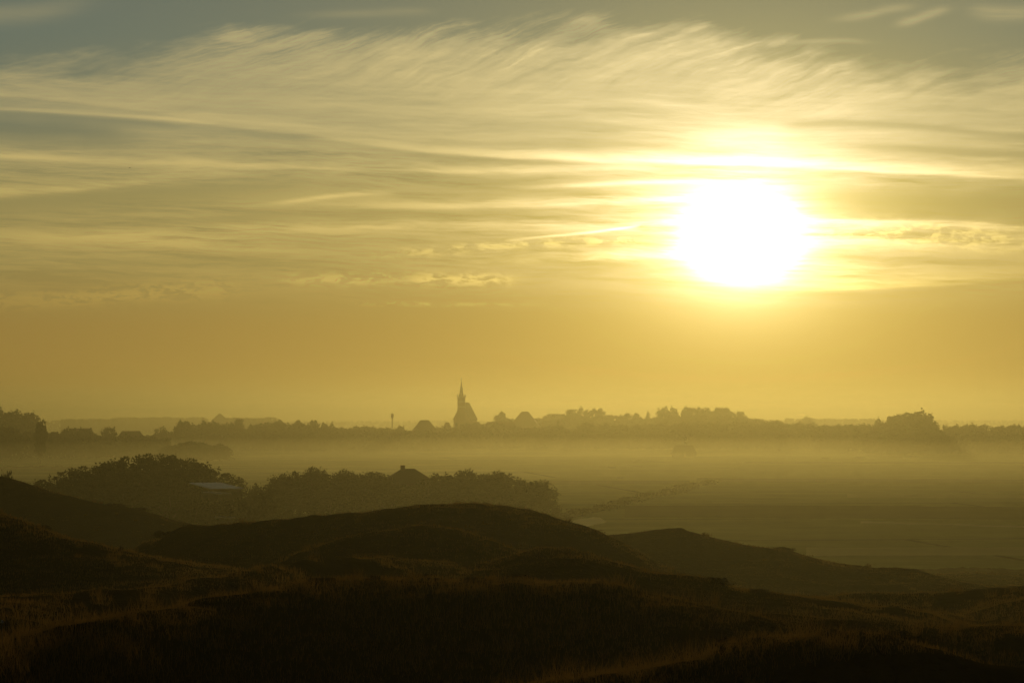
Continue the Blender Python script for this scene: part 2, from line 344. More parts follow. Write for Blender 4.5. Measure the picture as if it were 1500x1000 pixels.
# ------------------------------------------------------------------ terrain
# dune ridges: crest points (column, row, distance), then the widths of the near and far faces
RIDGES = [
    # far left dune
    ([(-300, 700, 235), (-60, 690, 235), (0, 697, 232), (40, 707, 228), (80, 718, 226), (130, 733, 222), (165, 742, 220), (200, 747, 218), (250, 762, 216), (300, 775, 214), (360, 792, 212), (450, 840, 210)], 20, 30),
    # main dune, middle
    ([(160, 830, 140), (210, 800, 135), (240, 788, 130), (275, 781, 126), (330, 776, 122), (400, 765, 119), (460, 759, 117), (520, 755, 115), (575, 750, 114), (610, 743, 113), (640, 740, 112), (700, 740, 112), (740, 745, 112), (780, 753, 112), (830, 768, 111), (870, 782, 110), (910, 803, 108), (960, 838, 104), (1010, 866, 100), (1060, 900, 95)], 14, 22),
    # right dune
    ([(790, 860, 165), (840, 800, 165), (880, 788, 163), (920, 785, 162), (955, 780, 160), (1000, 779, 160), (1030, 786, 160), (1070, 797, 158), (1110, 806, 156), (1150, 813, 154), (1180, 822, 152), (1220, 833, 150), (1290, 842, 146), (1340, 850, 143), (1380, 866, 140), (1430, 887, 136), (1500, 915, 132)], 20, 24),
    ([(1300, 900, 210), (1380, 856, 215), (1430, 851, 215), (1480, 854, 215), (1520, 862, 215), (1700, 850, 215)], 18, 26),
    # small peaked dune in front of the main one
    ([(380, 850, 86), (430, 825, 86), (500, 803, 87), (560, 785, 88), (610, 770, 89), (640, 767, 90), (670, 773, 89), (710, 788, 88), (760, 812, 86), (820, 836, 84), (900, 870, 80)], 7.5, 8),
    # left dark dune
    ([(-300, 740, 98), (-40, 752, 96), (0, 755, 95), (30, 762, 94), (70, 780, 92), (110, 795, 90), (160, 809, 88), (220, 822, 86), (300, 838, 84), (380, 855, 82), (440, 880, 80)], 12, 16),
    # hump right of centre
    ([(640, 870, 60), (700, 838, 62), (750, 825, 63), (790, 814, 64), (830, 813, 64), (870, 822, 64), (920, 838, 63), (980, 855, 62), (1040, 868, 61), (1100, 883, 60), (1160, 893, 59), (1250, 900, 58), (1400, 925, 56)], 8, 10),
    # sloping grassy spur on the left
    ([(-300, 905, 48), (0, 886, 50), (100, 884, 52), (180, 876, 54), (250, 864, 56), (330, 846, 60), (400, 832, 64), (460, 822, 70), (560, 822, 74), (700, 830, 78)], 7, 9),
    # low shoulder on the right
    ([(1150, 930, 70), (1250, 905, 74), (1330, 902, 76), (1400, 898, 76), (1450, 890, 75), (1500, 880, 74), (1560, 872, 72), (1750, 860, 70)], 10, 12),
    # near dark ground
    ([(-300, 985, 27), (0, 952, 30), (60, 940, 31), (140, 926, 32), (240, 908, 34), (330, 890, 36), (400, 876, 37), (450, 866, 38), (520, 858, 39), (620, 862, 39), (680, 868, 38), (760, 864, 38), (830, 870, 38), (880, 872, 38), (960, 886, 37), (1060, 905, 36), (1200, 918, 36), (1350, 925, 36), (1500, 920, 36), (1700, 910, 36)], 6, 7),
    ([(700, 1040, 20), (800, 1004, 20.5), (900, 988, 21), (980, 978, 21.5), (1030, 972, 22), (1060, 950, 22.5), (1110, 940, 23), (1180, 934, 23), (1260, 934, 23), (1310, 940, 23), (1350, 955, 22.5), (1400, 968, 22), (1500, 985, 21.5), (1700, 1000, 21)], 4.0, 4.5),
]
BASE = [(0.8, 1.66), (2.5, 1.72), (6, 2.6), (12, 3.7), (16, 4.1), (22, 4.45), (30, 4.75), (45, 4.95), (60, 5.7)] + [(r, (py - HZ) / F * r) for r, py in ((85, 896), (110, 872), (150, 866), (200, 858), (260, 842), (300, 826))] + [(345, 18.8), (5000, 18.8)]
br = np.log([b[0] for b in BASE]); bd = np.array([b[1] for b in BASE])
RD = []
for pts, wn, wf in RIDGES:
    a = []; zc = []; dd = []
    for px, py, d in pts:
        q = at(px, py, d); a.append(math.atan2(q[0], q[1])); zc.append(q[2]); dd.append(d)
    RD.append((np.array(a), np.array(zc), np.array(dd), wn, wf))
def dune_z(x, y):
    x = np.asarray(x, float); y = np.asarray(y, float)
    r = np.maximum(np.hypot(x, y), 0.5); az = np.arctan2(x, y)
    az = np.where(np.abs(az) > 1.6, np.sign(az) * (3.2 - np.abs(az)), az)
    base = EYE - np.interp(np.log(r), br, bd)
    base = base + fbm(x / 40, y / 40, 5, 3) * np.clip(r / 60, 0, 1.2) * np.clip((300 - r) / 60, 0, 1)
    acc = base.copy(); k = 2.2
    S_ = np.zeros_like(base)
    for a, zc, dd, wn, wf in RD:
        z0 = np.interp(az, a, zc); d = np.interp(az, a, dd)
        t = r - d
        g = np.where(t < 0, np.exp(-(t / wn) ** 2), np.exp(-(t / wf) ** 2))
        end = np.clip((az - a[0] + 0.02) / 0.03, 0, 1) * np.clip((a[-1] + 0.02 - az) / 0.03, 0, 1)
        h = np.maximum(z0 - base, 0) * g * end
        acc = np.maximum(acc, base + h)
        S_ += np.exp(k * np.minimum(h, 9))
    n = len(RD)
    soft = base + (np.log(S_ + 0.0) - math.log(n)) / k
    z = acc * 0.9 + np.maximum(acc, soft) * 0.1
    q = np.clip(r / 40, 0.35, 1.0) * np.clip((330 - r) / 60, 0, 1)
    z = z + fbm(x / 7.0, y / 7.0, 21, 4, 0.55) * 0.42 * q * np.clip(r / 70, 0.4, 1) + np.abs(fbm(x / 1.6, y / 1.6, 31, 3)) * 0.17 * q + fbm(x / 0.55, y / 0.55, 41, 2) * 0.05 * np.clip((90 - r) / 60, 0, 1)
    return z
def ground_z(x, y):
    """polder, with the low rise the village stands on"""
    return 5.5 * np.exp(-((y - 1720.0) / 210.0) ** 2) * np.exp(-((x + 40.0) / 420.0) ** 2)

azs = np.concatenate([np.linspace(-math.pi, -0.34, 70, endpoint=False), np.linspace(-0.34, -0.235, 60, endpoint=False), np.linspace(-0.235, 0.235, 900, endpoint=False), np.linspace(0.235, 0.34, 60, endpoint=False), np.linspace(0.34, math.pi, 71)])
rs = np.exp(np.linspace(math.log(0.5), math.log(360.0), 520))
AA, RR = np.meshgrid(azs, rs)
xx = RR * np.sin(AA); yy = RR * np.cos(AA); zz = dune_z(xx, yy)
nr, na = xx.shape
idx = np.arange(nr * na).reshape(nr, na)
q = np.stack([idx[:-1, :-1], idx[:-1, 1:], idx[1:, 1:], idx[1:, :-1]], -1).reshape(-1, 4)[:, ::-1]
dunes = link('dunes', mesh('dunes', np.stack([xx, yy, zz], -1), q.copy(), True), M['dune']); tag(dunes, kind='structure')
for m_ in [M['dune']]:
    t = m_.node_tree; b = t.nodes['Principled BSDF']
    no = t.nodes.new('ShaderNodeTexNoise'); no.inputs['Scale'].default_value = 2.2; no.inputs['Detail'].default_value = 8
    co = t.nodes.new('ShaderNodeTexCoord'); t.links.new(co.outputs['Object'], no.inputs['Vector'])
    bp = t.nodes.new('ShaderNodeBump'); bp.inputs['Distance'].default_value = 0.25; bp.inputs['Strength'].default_value = 0.9
    t.links.new(no.outputs['Fac'], bp.inputs['Height']); t.links.new(bp.outputs[0], b.inputs['Normal'])

# polder: one sheet to the horizon
gx = np.concatenate([[-8900, -5000, -2500], np.linspace(-1500, 1500, 61), [2500, 5000, 8900]])
gy = np.concatenate([[-8900, -3000, -500], np.linspace(0, 3000, 76), [4500, 6500, 8900]])
GX, GY = np.meshgrid(gx, gy); GZ = ground_z(GX, GY)
idx = np.arange(GX.size).reshape(GX.shape)
q = np.stack([idx[:-1, :-1], idx[:-1, 1:], idx[1:, 1:], idx[1:, :-1]], -1).reshape(-1, 4)
gm = bpy.data.materials.new('polder_fields'); gm.use_nodes = True; t = gm.node_tree; X.nt = t
b = t.nodes['Principled BSDF']; b.inputs['Roughness'].default_value = 1.0; b.inputs['Specular IOR Level'].default_value = 0.0
co = t.nodes.new('ShaderNodeTexCoord'); mp = t.nodes.new('ShaderNodeMapping'); mp.inputs['Rotation'].default_value = (0, 0, R(-7)); mp.inputs['Location'].default_value = (31, 22, 0)
t.links.new(co.outputs['Object'], mp.inputs[0])
bk = t.nodes.new('ShaderNodeTexBrick'); bk.inputs['Scale'].default_value = 1.0; bk.inputs['Brick Width'].default_value = 210; bk.inputs['Row Height'].default_value = 74
bk.inputs['Mortar Size'].default_value = 0.9; bk.inputs['Mortar Smooth'].default_value = 0.4; bk.offset = 0.37; bk.squash = 1.4; bk.squash_frequency = 3
bk.inputs['Color1'].default_value = (0.31, 0.34, 0.12, 1); bk.inputs['Color2'].default_value = (0.20, 0.235, 0.08, 1); bk.inputs['Mortar'].default_value = (0.09, 0.09, 0.04, 1)
t.links.new(mp.outputs[0], bk.inputs[0])
no = t.nodes.new('ShaderNodeTexNoise'); no.inputs['Scale'].default_value = 0.03; no.inputs['Detail'].default_value = 8; no.inputs['Roughness'].default_value = 0.65
t.links.new(co.outputs['Object'], no.inputs['Vector'])
mx = t.nodes.new('ShaderNodeMix'); mx.data_type = 'RGBA'; mx.blend_type = 'MULTIPLY'; mx.inputs[0].default_value = 0.8
rp = t.nodes.new('ShaderNodeValToRGB'); rp.color_ramp.elements[0].position = 0.3; rp.color_ramp.elements[0].color = (0.45, 0.42, 0.38, 1); rp.color_ramp.elements[1].position = 0.7; rp.color_ramp.elements[1].color = (1.2, 1.15, 1, 1)
t.links.new(no.outputs['Fac'], rp.inputs[0]); t.links.new(bk.outputs[0], mx.inputs[6]); t.links.new(rp.outputs[0], mx.inputs[7])
t.links.new(mx.outputs[2], b.inputs['Base Color'])
tag(link('ground', mesh('ground', np.stack([GX, GY, GZ], -1), q.copy(), True), gm), kind='structure')

# ------------------------------------------------------------------ air
hz = MB(); hz.box(-9000, 9000, -9000, 9000, -2.0, 47.0)
hm = bpy.data.materials.new('haze'); hm.use_nodes = True; t = hm.node_tree
for n in list(t.nodes):
    if n.type != 'OUTPUT_MATERIAL': t.nodes.remove(n)
pv = t.nodes.new('ShaderNodeVolumePrincipled'); pv.inputs['Color'].default_value = (0.240, 0.236, 0.122, 1)
pv.inputs['Density'].default_value = 0.00039; pv.inputs['Anisotropy'].default_value = 0.76
t.links.new(pv.outputs[0], t.nodes['Material Output'].inputs['Volume'])
tag(hz.build('haze', hm), kind='stuff')
# thin ground mist lying in the fields in front of the village
for k, (y0, y1, z1, dn) in enumerate(((640, 1289, 2.6, 0.0007), (820, 1285, 5.0, 0.0005), (960, 1281, 7.0, 0.0004), (470, 1277, 8.0, 0.00070))):
    ms = MB(); ms.box(-1500 - 3 * k, 1500 + 3 * k, y0, y1, 0.3 + 0.05 * k, z1)
    mm = hm.copy(); mm.name = 'ground_mist'
    for n in mm.node_tree.nodes:
        if n.type == 'PRINCIPLED_VOLUME': n.inputs['Density'].default_value = dn
    tag(ms.build('haze', mm), kind='stuff')
ms = MB(); ms.box(-420, 2600, 985, 4200, 0.5, 40.0); mm = hm.copy(); mm.name = 'fog_bank'
for n in mm.node_tree.nodes:
    if n.type == 'PRINCIPLED_VOLUME': n.inputs['Density'].default_value = 0.00034
tag(ms.build('haze', mm), kind='stuff')

# ------------------------------------------------------------------ vegetation
def leaf_quads(cen, size, rng, flat=0.0):
    """one small randomly turned leaf-spray quad per centre"""
    n = len(cen)
    a = rng.normal(size=(n, 3)); a /= np.linalg.norm(a, axis=1)[:, None]
    b = rng.normal(size=(n, 3)); b -= (b * a).sum(1)[:, None] * a; b /= np.linalg.norm(b, axis=1)[:, None]
    s = (size * rng.uniform(0.6, 1.3, n))[:, None]
    v = np.stack([cen - a * s * 0.5, cen + b * s * 0.38, cen + a * s * 0.62, cen - b * s * 0.38], 1).reshape(-1, 3)
    f = np.arange(4 * n).reshape(-1, 4)
    return v, f
def crown_points(rng, n_cl, per, lo, rx, top=1.0, shape='round', cl_r=0.11, lean=0.0):
    """leaf centres of a crown one unit high; lo = where the crown starts, rx = half width"""
    cs = []
    h = top - lo
    while len(cs) < n_cl:
        p = rng.uniform(-1, 1, 3)
        if shape == 'round':
            if not 0.25 < np.dot(p, p) < 1: continue
        elif shape == 'dome':
            p[2] = abs(p[2]) * 2 - 1
            if not 0.2 < p[0] ** 2 + p[1] ** 2 + ((p[2] + 1) / 2) ** 2.2 < 1: continue
        elif shape == 'block':
            if not abs(p[0]) ** 2.4 + abs(p[1]) ** 2.4 + abs(p[2]) ** 2.8 < 1: continue
        elif shape == 'tall':
            if not p[0] ** 2 + p[1] ** 2 < (1 - abs(p[2]) ** 3) * (0.8 + 0.2 * math.sin(7 * p[2])): continue
        cs.append(p)
    cs = np.array(cs)
    c = cs * np.array([rx - cl_r * .6, rx - cl_r * .6, h / 2 - cl_r * .6]) + np.array([0, 0, lo + h / 2])
    c[:, 0] += lean * c[:, 2]
    rad = cl_r * rng.uniform(0.55, 1.25, len(c))
    d = rng.normal(size=(len(c), per, 3)); d /= np.linalg.norm(d, axis=2)[..., None]
    d *= (rng.uniform(0.15, 1.0, (len(c), per, 1)) ** 0.5)
    d[..., 2] *= 0.75
    return (c[:, None, :] + d * rad[:, None, None]).reshape(-1, 3), c
TREES = {}
def tree_kind(key, seed, n_cl, per, leaf, lo, rx, shape, cl_r, lean=0.0, twig=0.0):
    rng = np.random.default_rng(seed)
    pts, cl = crown_points(rng, n_cl, per, lo, rx, 1.0, shape, cl_r, lean)
    if twig:   # loose sprays standing out of the crown
        k = rng.choice(len(cl), int(n_cl * 0.5)); d = cl[k] - np.array([0, 0, lo + 0.3 * (1 - lo)]); d /= np.linalg.norm(d, axis=1)[:, None] + 1e-6
        for j in range(3): pts = np.vstack([pts, cl[k] + d * (cl_r * (0.75 + twig * j)) + rng.normal(size=(len(k), 3)) * 0.02])
    v, f = leaf_quads(pts, leaf, rng)
    crown = mesh('crown', v, f); crown.materials.append(M['leaf'])
    tb = MB(); tb.tube((0, 0, -0.06), (lean * .3, 0, max(lo, .12) + 0.12), 0.032, 0.02, 7)
    for j in rng.choice(len(cl), min(11, len(cl)), replace=False):
        p0 = (lean * .3, 0, max(lo, .12) + 0.1 * rng.uniform(0, 1)); tb.tube(p0, tuple(cl[j]), 0.012, 0.004, 4)
    trunk = mesh('trunk', tb.v, tb.f); trunk.materials.append(M['bark'])
    TREES[key] = (crown, trunk)
# near copse (about 430 m off), finer leaves
for k in range(4): tree_kind('copse%d' % k, 10 + k, 85, 44, 0.038, 0.14, 0.42, 'round', 0.115, 0.05 * (k - 1), 0.09)
for k in range(3): tree_kind('thicket%d' % k, 20 + k, 150, 34, 0.032, 0.0, 0.52, 'dome', 0.075, 0.0, 0.02)
# village trees (1 km and more)
for k in range(4): tree_kind('row%d' % k, 30 + k, 75, 44, 0.060, 0.12, 0.40, 'round', 0.115, 0.0, 0.04)
for k in range(4): tree_kind('high%d' % k, 35 + k, 80, 44, 0.040, 0.30, 0.20, 'block', 0.062, 0.0, 0.03)
for k in range(2): tree_kind('wide%d' % k, 40 + k, 110, 38, 0.055, 0.05, 0.50, 'dome', 0.11, 0.0, 0.03)
for k in range(2): tree_kind('vault%d' % k, 45 + k, 110, 42, 0.046, 0.18, 0.36, 'dome', 0.08, 0.0, 0.03)
for k in range(2): tree_kind('tall%d' % k, 50 + k, 60, 26, 0.060, 0.15, 0.27, 'tall', 0.10, 0.0, 0.10)
for k in range(3): tree_kind('bush%d' % k, 60 + k, 40, 40, 0.085, 0.0, 0.62, 'dome', 0.17, 0.0, 0.13)
rnd = random.Random(7)
def gz(x, y, on_dune=False):
    if on_dune: return float(dune_z(np.array([x]), np.array([y]))[0])
    return float(ground_z(x, y))
def tree(kind, px, pytop, d, wpx, label, cat='tree', group=None, name='broadleaf_tree', dune=False, sink=0.0):
    """a tree whose top reaches row pytop, crown about wpx wide, standing at distance d"""
    x, y, z = at(px, pytop, d); z0 = gz(x, y, dune) - sink
    h = max(z - z0, 0.3); crown, trunk = TREES[kind]
    rx = max(abs(v) for v in (crown_w[kind],))
    wm = wpx / F * d
    e = empty(name, (x, y, z0), rnd.uniform(0, 6.28)); s = wm / (2 * rx)
    e.scale = (s, s, h)
    tag(e, label, cat, group)
    link('crown', crown, None, e); link('trunk', trunk, None, e)
    return e
crown_w = {k: float(np.percentile(np.abs(np.array([v.co.x for v in c[0].vertices])), 97)) for k, c in TREES.items()}

# --- thick wind-shaped scrub on the left and the copse round the farmhouse
WIDE = 1.6
def row(profile, d, step, wpx, kinds, label, group, name='broadleaf_tree', djit=12.0, drop=4.0, cat='tree'):
    xs = [p[0] for p in profile]; ys = [p[1] for p in profile]; x = xs[0]; i = 0
    while x <= xs[-1]:
        px = x + rnd.uniform(-.25, .25) * step; py = float(np.interp(px, xs, ys)) + rnd.uniform(0, drop)
        tree(kinds[i % len(kinds)], px, py, d + rnd.uniform(-djit, djit), wpx * WIDE * rnd.uniform(.85, 1.2), label, cat, group, name)
        x += step; i += 1
mound = [(-30, 700), (0, 690), (28, 700), (62, 696), (80, 693), (100, 690), (112, 687), (135, 683), (160, 676), (190, 669), (215, 665), (235, 663), (255, 666), (275, 673), (300, 679), (320, 688), (338, 698)]
row(mound[:6], 405, 19, 34, ['thicket0', 'bush1', 'thicket2'], 'low dark scrub tree at the left foot of the rounded thicket', 'scrub trees at the left foot of the thicket', djit=8)
row([(a_, b_ - 5) for a_, b_ in mound[5:]], 415, 11, 50, ['thicket0', 'thicket1', 'thicket2'], 'dark wind-pruned tree in the big rounded thicket left of the barn', 'wind-pruned trees of the rounded thicket', djit=7, drop=1.2)
row([(90, 706), (150, 692), (230, 680), (275, 688)], 400, 24, 50, ['thicket1', 'thicket0'], 'dark low tree along the near side of the rounded thicket', 'low trees on the near side of the rounded thicket', djit=4)
tree('bush0', 9, 683, 402, 26, 'small dark bush tree standing alone above the far left dune', 'tree')
tree('bush2', 50, 712, 402, 40, 'low dark bush in the dip behind the far left dune', 'bush', name='bush')
tree('bush1', 372, 703, 425, 26, 'small round dark tree between the pale roof and the copse', 'tree')
tree('bush2', 392, 711, 428, 30, 'low dark bush between the small round tree and the copse', 'bush', name='bush')
row([(283, 722), (300, 724), (330, 727), (360, 724), (385, 716), (408, 708)], 352, 15, 34, ['thicket1', 'bush0', 'thicket2', 'bush1'], 'low dark scrub growing in front of the pale-roofed barn', 'scrub in front of the barn', djit=4, drop=2)
copse = [(412, 690), (430, 685), (446, 690), (455, 681), (468, 688), (484, 688), (500, 684), (525, 684), (545, 687), (556, 684), (566, 692)]
row(copse, 432, 14, 32, ['copse0', 'copse1', 'copse2', 'copse3'], 'dark leafy tree in the left half of the copse beside the farmhouse', 'copse trees left of the farmhouse', djit=10)
tree('copse1', 456, 680, 425, 25, 'round-topped tree that stands highest in the left end of the copse')
row([(405, 712), (470, 704), (540, 703), (600, 706), (640, 703)], 418, 24, 42, ['thicket0', 'thicket2', 'copse1'], 'dark bushy tree along the front of the copse below the farmhouse roof', 'bushy trees in front of the farmhouse', djit=5)
copse2 = [(634, 694), (650, 688), (664, 685), (680, 687), (700, 689), (720, 686), (740, 690), (760, 696), (772, 697), (788, 701), (798, 710)]
row(copse2, 432, 14, 38, ['copse2', 'thicket1', 'copse0', 'copse3'], 'dark leafy tree in the right half of the copse behind the main dune', 'copse trees right of the farmhouse', djit=10, drop=3)
row([(650, 706), (700, 700), (750, 706), (785, 716)], 416, 24, 48, ['thicket1', 'thicket2'], 'dark bushy tree along the front of the right half of the copse', 'bushy trees in front of the right half of the copse', djit=5)
tree('thicket0', 797, 712, 420, 38, 'dark tree with ragged edge near the right end of the copse')
tree('thicket2', 806, 730, 415, 36, 'lower dark tree stepping down at the right end of the copse')
tree('bush1', 820, 746, 410, 26, 'last low bush at the right end of the copse', 'bush', name='bush')

# --- village trees
def crown_at(kind, px, py, w, d, label, name='broadleaf_tree'): return tree(kind, px, py, d, w, label, name=name)
V1 = 'hazy broadleaf tree in the front village row '
row([(-40, 602), (0, 598), (20, 599), (33, 603)], 1220, 12, 20, ['row0', 'row1', 'row2'], 'tall hazy tree in the big clump at the far left edge', 'tall trees of the far left clump', djit=20, drop=3)
crown_at('row1', 44, 601, 30, 1210, 'right-hand tree of the tall clump at the far left edge')
crown_at('row3', 60, 612, 16, 950, 'small tree leaning out at the right side of the far left clump')
row([(-20, 617), (8, 619), (20, 625)], 1050, 12, 20, ['wide0', 'row2'], 'darker rounded tree in front of the tall far left clump', 'darker trees in front of the far left clump', djit=10)
row([(60, 626), (75, 630), (92, 630)], 1080, 11, 18, ['row0', 'row1', 'row2'], 'low hazy tree just right of the far left clump', 'low trees right of the far left clump', djit=20)
row([(98, 625), (120, 625), (134, 627)], 1100, 10, 16, ['row0', 'row2'], 'small hazy tree of the short level row left of the round wide tree', 'trees of the short level row', djit=15, drop=2)
crown_at('wide0', 158, 621, 30, 1100, 'wide round hazy tree beside the long farm roof on the left')
row([(185, 633), (215, 636), (235, 638)], 1090, 13, 20, ['row0', 'row3'], 'low hazy tree in front of the long farm roof on the left', 'low trees by the long farm roof', djit=10)
crown_at('wide1', 236, 624, 26, 1210, 'broad low tree right of the long farm roof')
crown_at('row1', 270, 614, 26, 1230, 'rounded tree standing up left of the pyramid roof on the skyline')
row([(283, 619), (300, 616), (330, 617), (345, 618)], 1280, 11, 20, ['row0', 'wide1', 'row2'], V1 + 'below the far pyramid roof', 'front row trees below the far pyramid roof', djit=25, drop=2)
crown_at('vault0', 352, 612, 24, 1290, 'rounded tree rising just right of the far pyramid roof')
row([(372, 619), (390, 616), (400, 615)], 1300, 11, 18, ['row1', 'row3'], V1 + 'between the pyramid roof and the twin crowns', 'front row trees right of the pyramid roof', djit=25, drop=2)
crown_at('high2', 412, 613, 16, 1300, 'left of the twin round crowns left of the mast')
crown_at('high0', 437, 614, 17, 1310, 'small round crown between the twin round crowns and the domed tree')
crown_at('vault1', 459, 611, 23, 1290, 'domed tree that stands highest between the far left clump and the mast')
crown_at('row3', 475, 617, 13, 1300, 'small tree right beside the domed tree left of the mast')
crown_at('tall0', 487, 616, 7, 1300, 'slim tree standing between the domed tree and the mast')
row([(424, 620), (450, 620), (490, 622), (505, 626)], 1270, 10, 18, ['row0', 'wide0', 'row2'], V1 + 'in front of the domed tree', 'front row trees below the domed tree', djit=20, drop=2)
row([(518, 621), (540, 622), (560, 624), (572, 625)], 1320, 9, 18, ['wide1', 'row1', 'row3'], V1 + 'left of the mast', 'front row trees left of the mast', djit=20, drop=2)
crown_at('wide0', 585, 620, 20, 1330, 'low rounded tree between the mast and the hipped roof')
row([(642, 624), (660, 625), (672, 623)], 1380, 9, 18, ['wide1', 'row0'], V1 + 'at the foot of the church', 'front row trees at the foot of the church', djit=15, drop=1.5)
row([(685, 618), (705, 618), (725, 619), (745, 618)], 1380, 9, 22, ['wide0', 'row2', 'wide1'], V1 + 'just right of the church', 'front row trees right of the church', djit=15, drop=1.5)
crown_at('row2', 735, 602, 24, 1560, 'round pale tree standing apart right of the church')
crown_at('row3', 749, 612, 12, 1560, 'small tree between the round pale tree and the pyramid roof')
row([(772, 624), (800, 622), (822, 623)], 1350, 10, 18, ['row1', 'row2'], V1 + 'in front of the pyramid roof', 'front row trees right of the near slope roof', djit=20, drop=2)
crown_at('tall1', 818, 615, 8, 1370, 'slim dark tree between the pyramid roof and the big crowns')
crown_at('wide0', 858, 615, 34, 1340, 'broad domed darker tree in front of the big pale crowns')
row([(790, 611), (805, 605), (812, 604), (822, 602)], 1640, 9, 20, ['high1', 'vault1', 'high2'], 'pale tree rising towards the big crowns from the left', 'pale trees left of the big crowns', djit=20, drop=2)
crown_at('vault0', 838, 598, 26, 1620, 'left one of the big pale crowns right of the pyramid roof')
crown_at('row0', 852, 596, 22, 1640, 'middle one of the big pale crowns right of the pyramid roof')
crown_at('vault1', 873, 594, 30, 1610, 'highest and right-hand one of the big pale crowns')
row([(890, 605), (905, 610)], 1600, 10, 20, ['high1', 'high3'], 'pale tree stepping down right of the big crowns', 'pale trees right of the big crowns', djit=20, drop=2)
row([(885, 617), (905, 621), (930, 620), (960, 619), (975, 618)], 1360, 12, 24, ['wide0', 'row2', 'wide1'], V1 + 'below the gap right of the big crowns', 'front row trees right of the big crowns', djit=20, drop=2)
crown_at('vault0', 918, 604, 26, 1600, 'low domed pale tree left of the flat-topped crowns')
crown_at('row1', 933, 603, 16, 1590, 'right-hand neighbour of the low domed pale tree')
crown_at('tall0', 950, 600, 7, 1580, 'slim pale tree between the domed tree and the flat-topped crowns')
row([(945, 611), (968, 611)], 1600, 10, 20, ['row0', 'row2'], 'pale low tree in front of the slim tree', 'pale low trees beside the slim tree', djit=10, drop=2)
crown_at('row2', 973, 595, 22, 1560, 'left half of the flat-topped crown pair'); crown_at('row0', 986, 596, 22, 1560, 'right half of the flat-topped crown pair')
for i, x in enumerate((1006, 1015, 1025, 1035)): crown_at('high%d' % i, x, 594.5 + (i % 2), 16, 1550, 'flat-topped pale tree of the level block of four nearly under the sun').__setitem__('group', 'level block of four trees')
for i, x in enumerate((1050, 1059, 1067)): crown_at('high%d' % i, x, 595.5, 15, 1550, 'flat-topped pale tree of the block of three right of the level block of four').__setitem__('group', 'level block of three trees')
crown_at('row1', 1084, 600, 22, 1540, 'lone round pale tree right of the level tree blocks')
row([(985, 609), (1010, 607), (1040, 607), (1070, 607), (1090, 610), (1110, 613), (1135, 614)], 1500, 12, 26, ['vault1', 'high3', 'vault0', 'wide1'], 'pale rounded tree filling the row below the level tree blocks', 'trees filling the row below the level blocks', djit=30, drop=2)
row([(985, 618), (1040, 616), (1100, 616), (1150, 617), (1190, 619)], 1330, 14, 28, ['wide0', 'row0', 'wide1'], V1 + 'under the sun', 'front row trees under the sun', djit=30, drop=2)
crown_at('wide0', 1140, 612, 30, 1450, 'wide pale tree right of the lone round tree')
crown_at('wide1', 1182, 609, 26, 1750, 'very faint wide tree behind the row right of the sun')
row([(1205, 620), (1225, 618), (1245, 620), (1262, 616), (1275, 614)], 1300, 12, 26, ['wide1', 'row1', 'wide0'], V1 + 'between the sun and the big right-hand tree', 'front row trees left of the big right-hand tree', djit=20, drop=2)
crown_at('row0', 1288, 612, 16, 1250, 'small rounded tree at the left foot of the right-hand clump')
crown_at('vault0', 1304, 608, 24, 1240, 'left domed tree of the right-hand clump'); crown_at('high1', 1318, 605, 20, 1240, 'middle domed tree of the right-hand clump')
crown_at('row3', 1336, 602, 34, 1220, 'left half of the tallest crown in the right-hand clump'); crown_at('row0', 1350, 600, 38, 1220, 'tallest tree of the right-hand clump')
crown_at('row1', 1364, 616, 22, 1210, 'lower tree at the right foot of the right-hand clump')
row([(1290, 622), (1320, 621), (1350, 621), (1372, 624)], 1200, 12, 26, ['wide0', 'wide1'], 'hazy low tree at the base of the right-hand clump', 'low trees at the base of the right-hand clump', djit=10, drop=2)
crown_at('wide0', 1386, 618, 17, 1230, 'small domed tree just right of the gap in the right-hand row')
row([(1400, 622), (1412, 620), (1425, 619), (1440, 621), (1452, 621)], 1240, 9, 17, ['row0', 'row3', 'wide1'], V1 + 'left of the break near the right edge', 'front row trees left of the right-hand break', djit=15, drop=1.5)
row([(1462, 621), (1475, 620), (1500, 620.5), (1530, 621)], 1240, 9, 17, ['row1', 'wide0', 'row2'], V1 + 'reaching the right edge', 'front row trees at the right edge', djit=15, drop=1.5)

# --- masses of undergrowth that close the village rows below the single crowns, and the far-off woods
def strip(pts, d, depth, hpx_to, n, leaf, rng):
    """leaf sprays filling a strip between the ground and a row of tops"""
    px = rng.uniform(pts[0][0], pts[-1][0], n); tops = np.interp(px, [p[0] for p in pts], [p[1] for p in pts])
    dd = d + rng.uniform(-depth, depth, n); az = np.arctan((px - 750) / F)
    x = dd * np.sin(az); y = dd * np.cos(az); z1 = EYE - (tops - HZ + (5 if d < 2000 else 1.0) * vnoise(px / 9.0, dd * 0 + d, 5) + (3 if d < 2000 else 1.0) * vnoise(px / 3.0, dd * 0 + d, 6)) / F * dd; z0 = ground_z(x, y)
    z = z0 + (z1 - z0) * rng.uniform(0, 1, n) ** 0.7
    return leaf_quads(np.stack([x, y, z], 1), leaf, rng)
def stuff(name, parts):
    V = []; Fa = []; n = 0
    for v, f in parts: V.append(v); Fa.append(f + n); n += len(v)
    return tag(link(name, mesh(name, np.vstack(V), np.vstack(Fa)), M['leaf']), kind='stuff')
rg = np.random.default_rng(3)
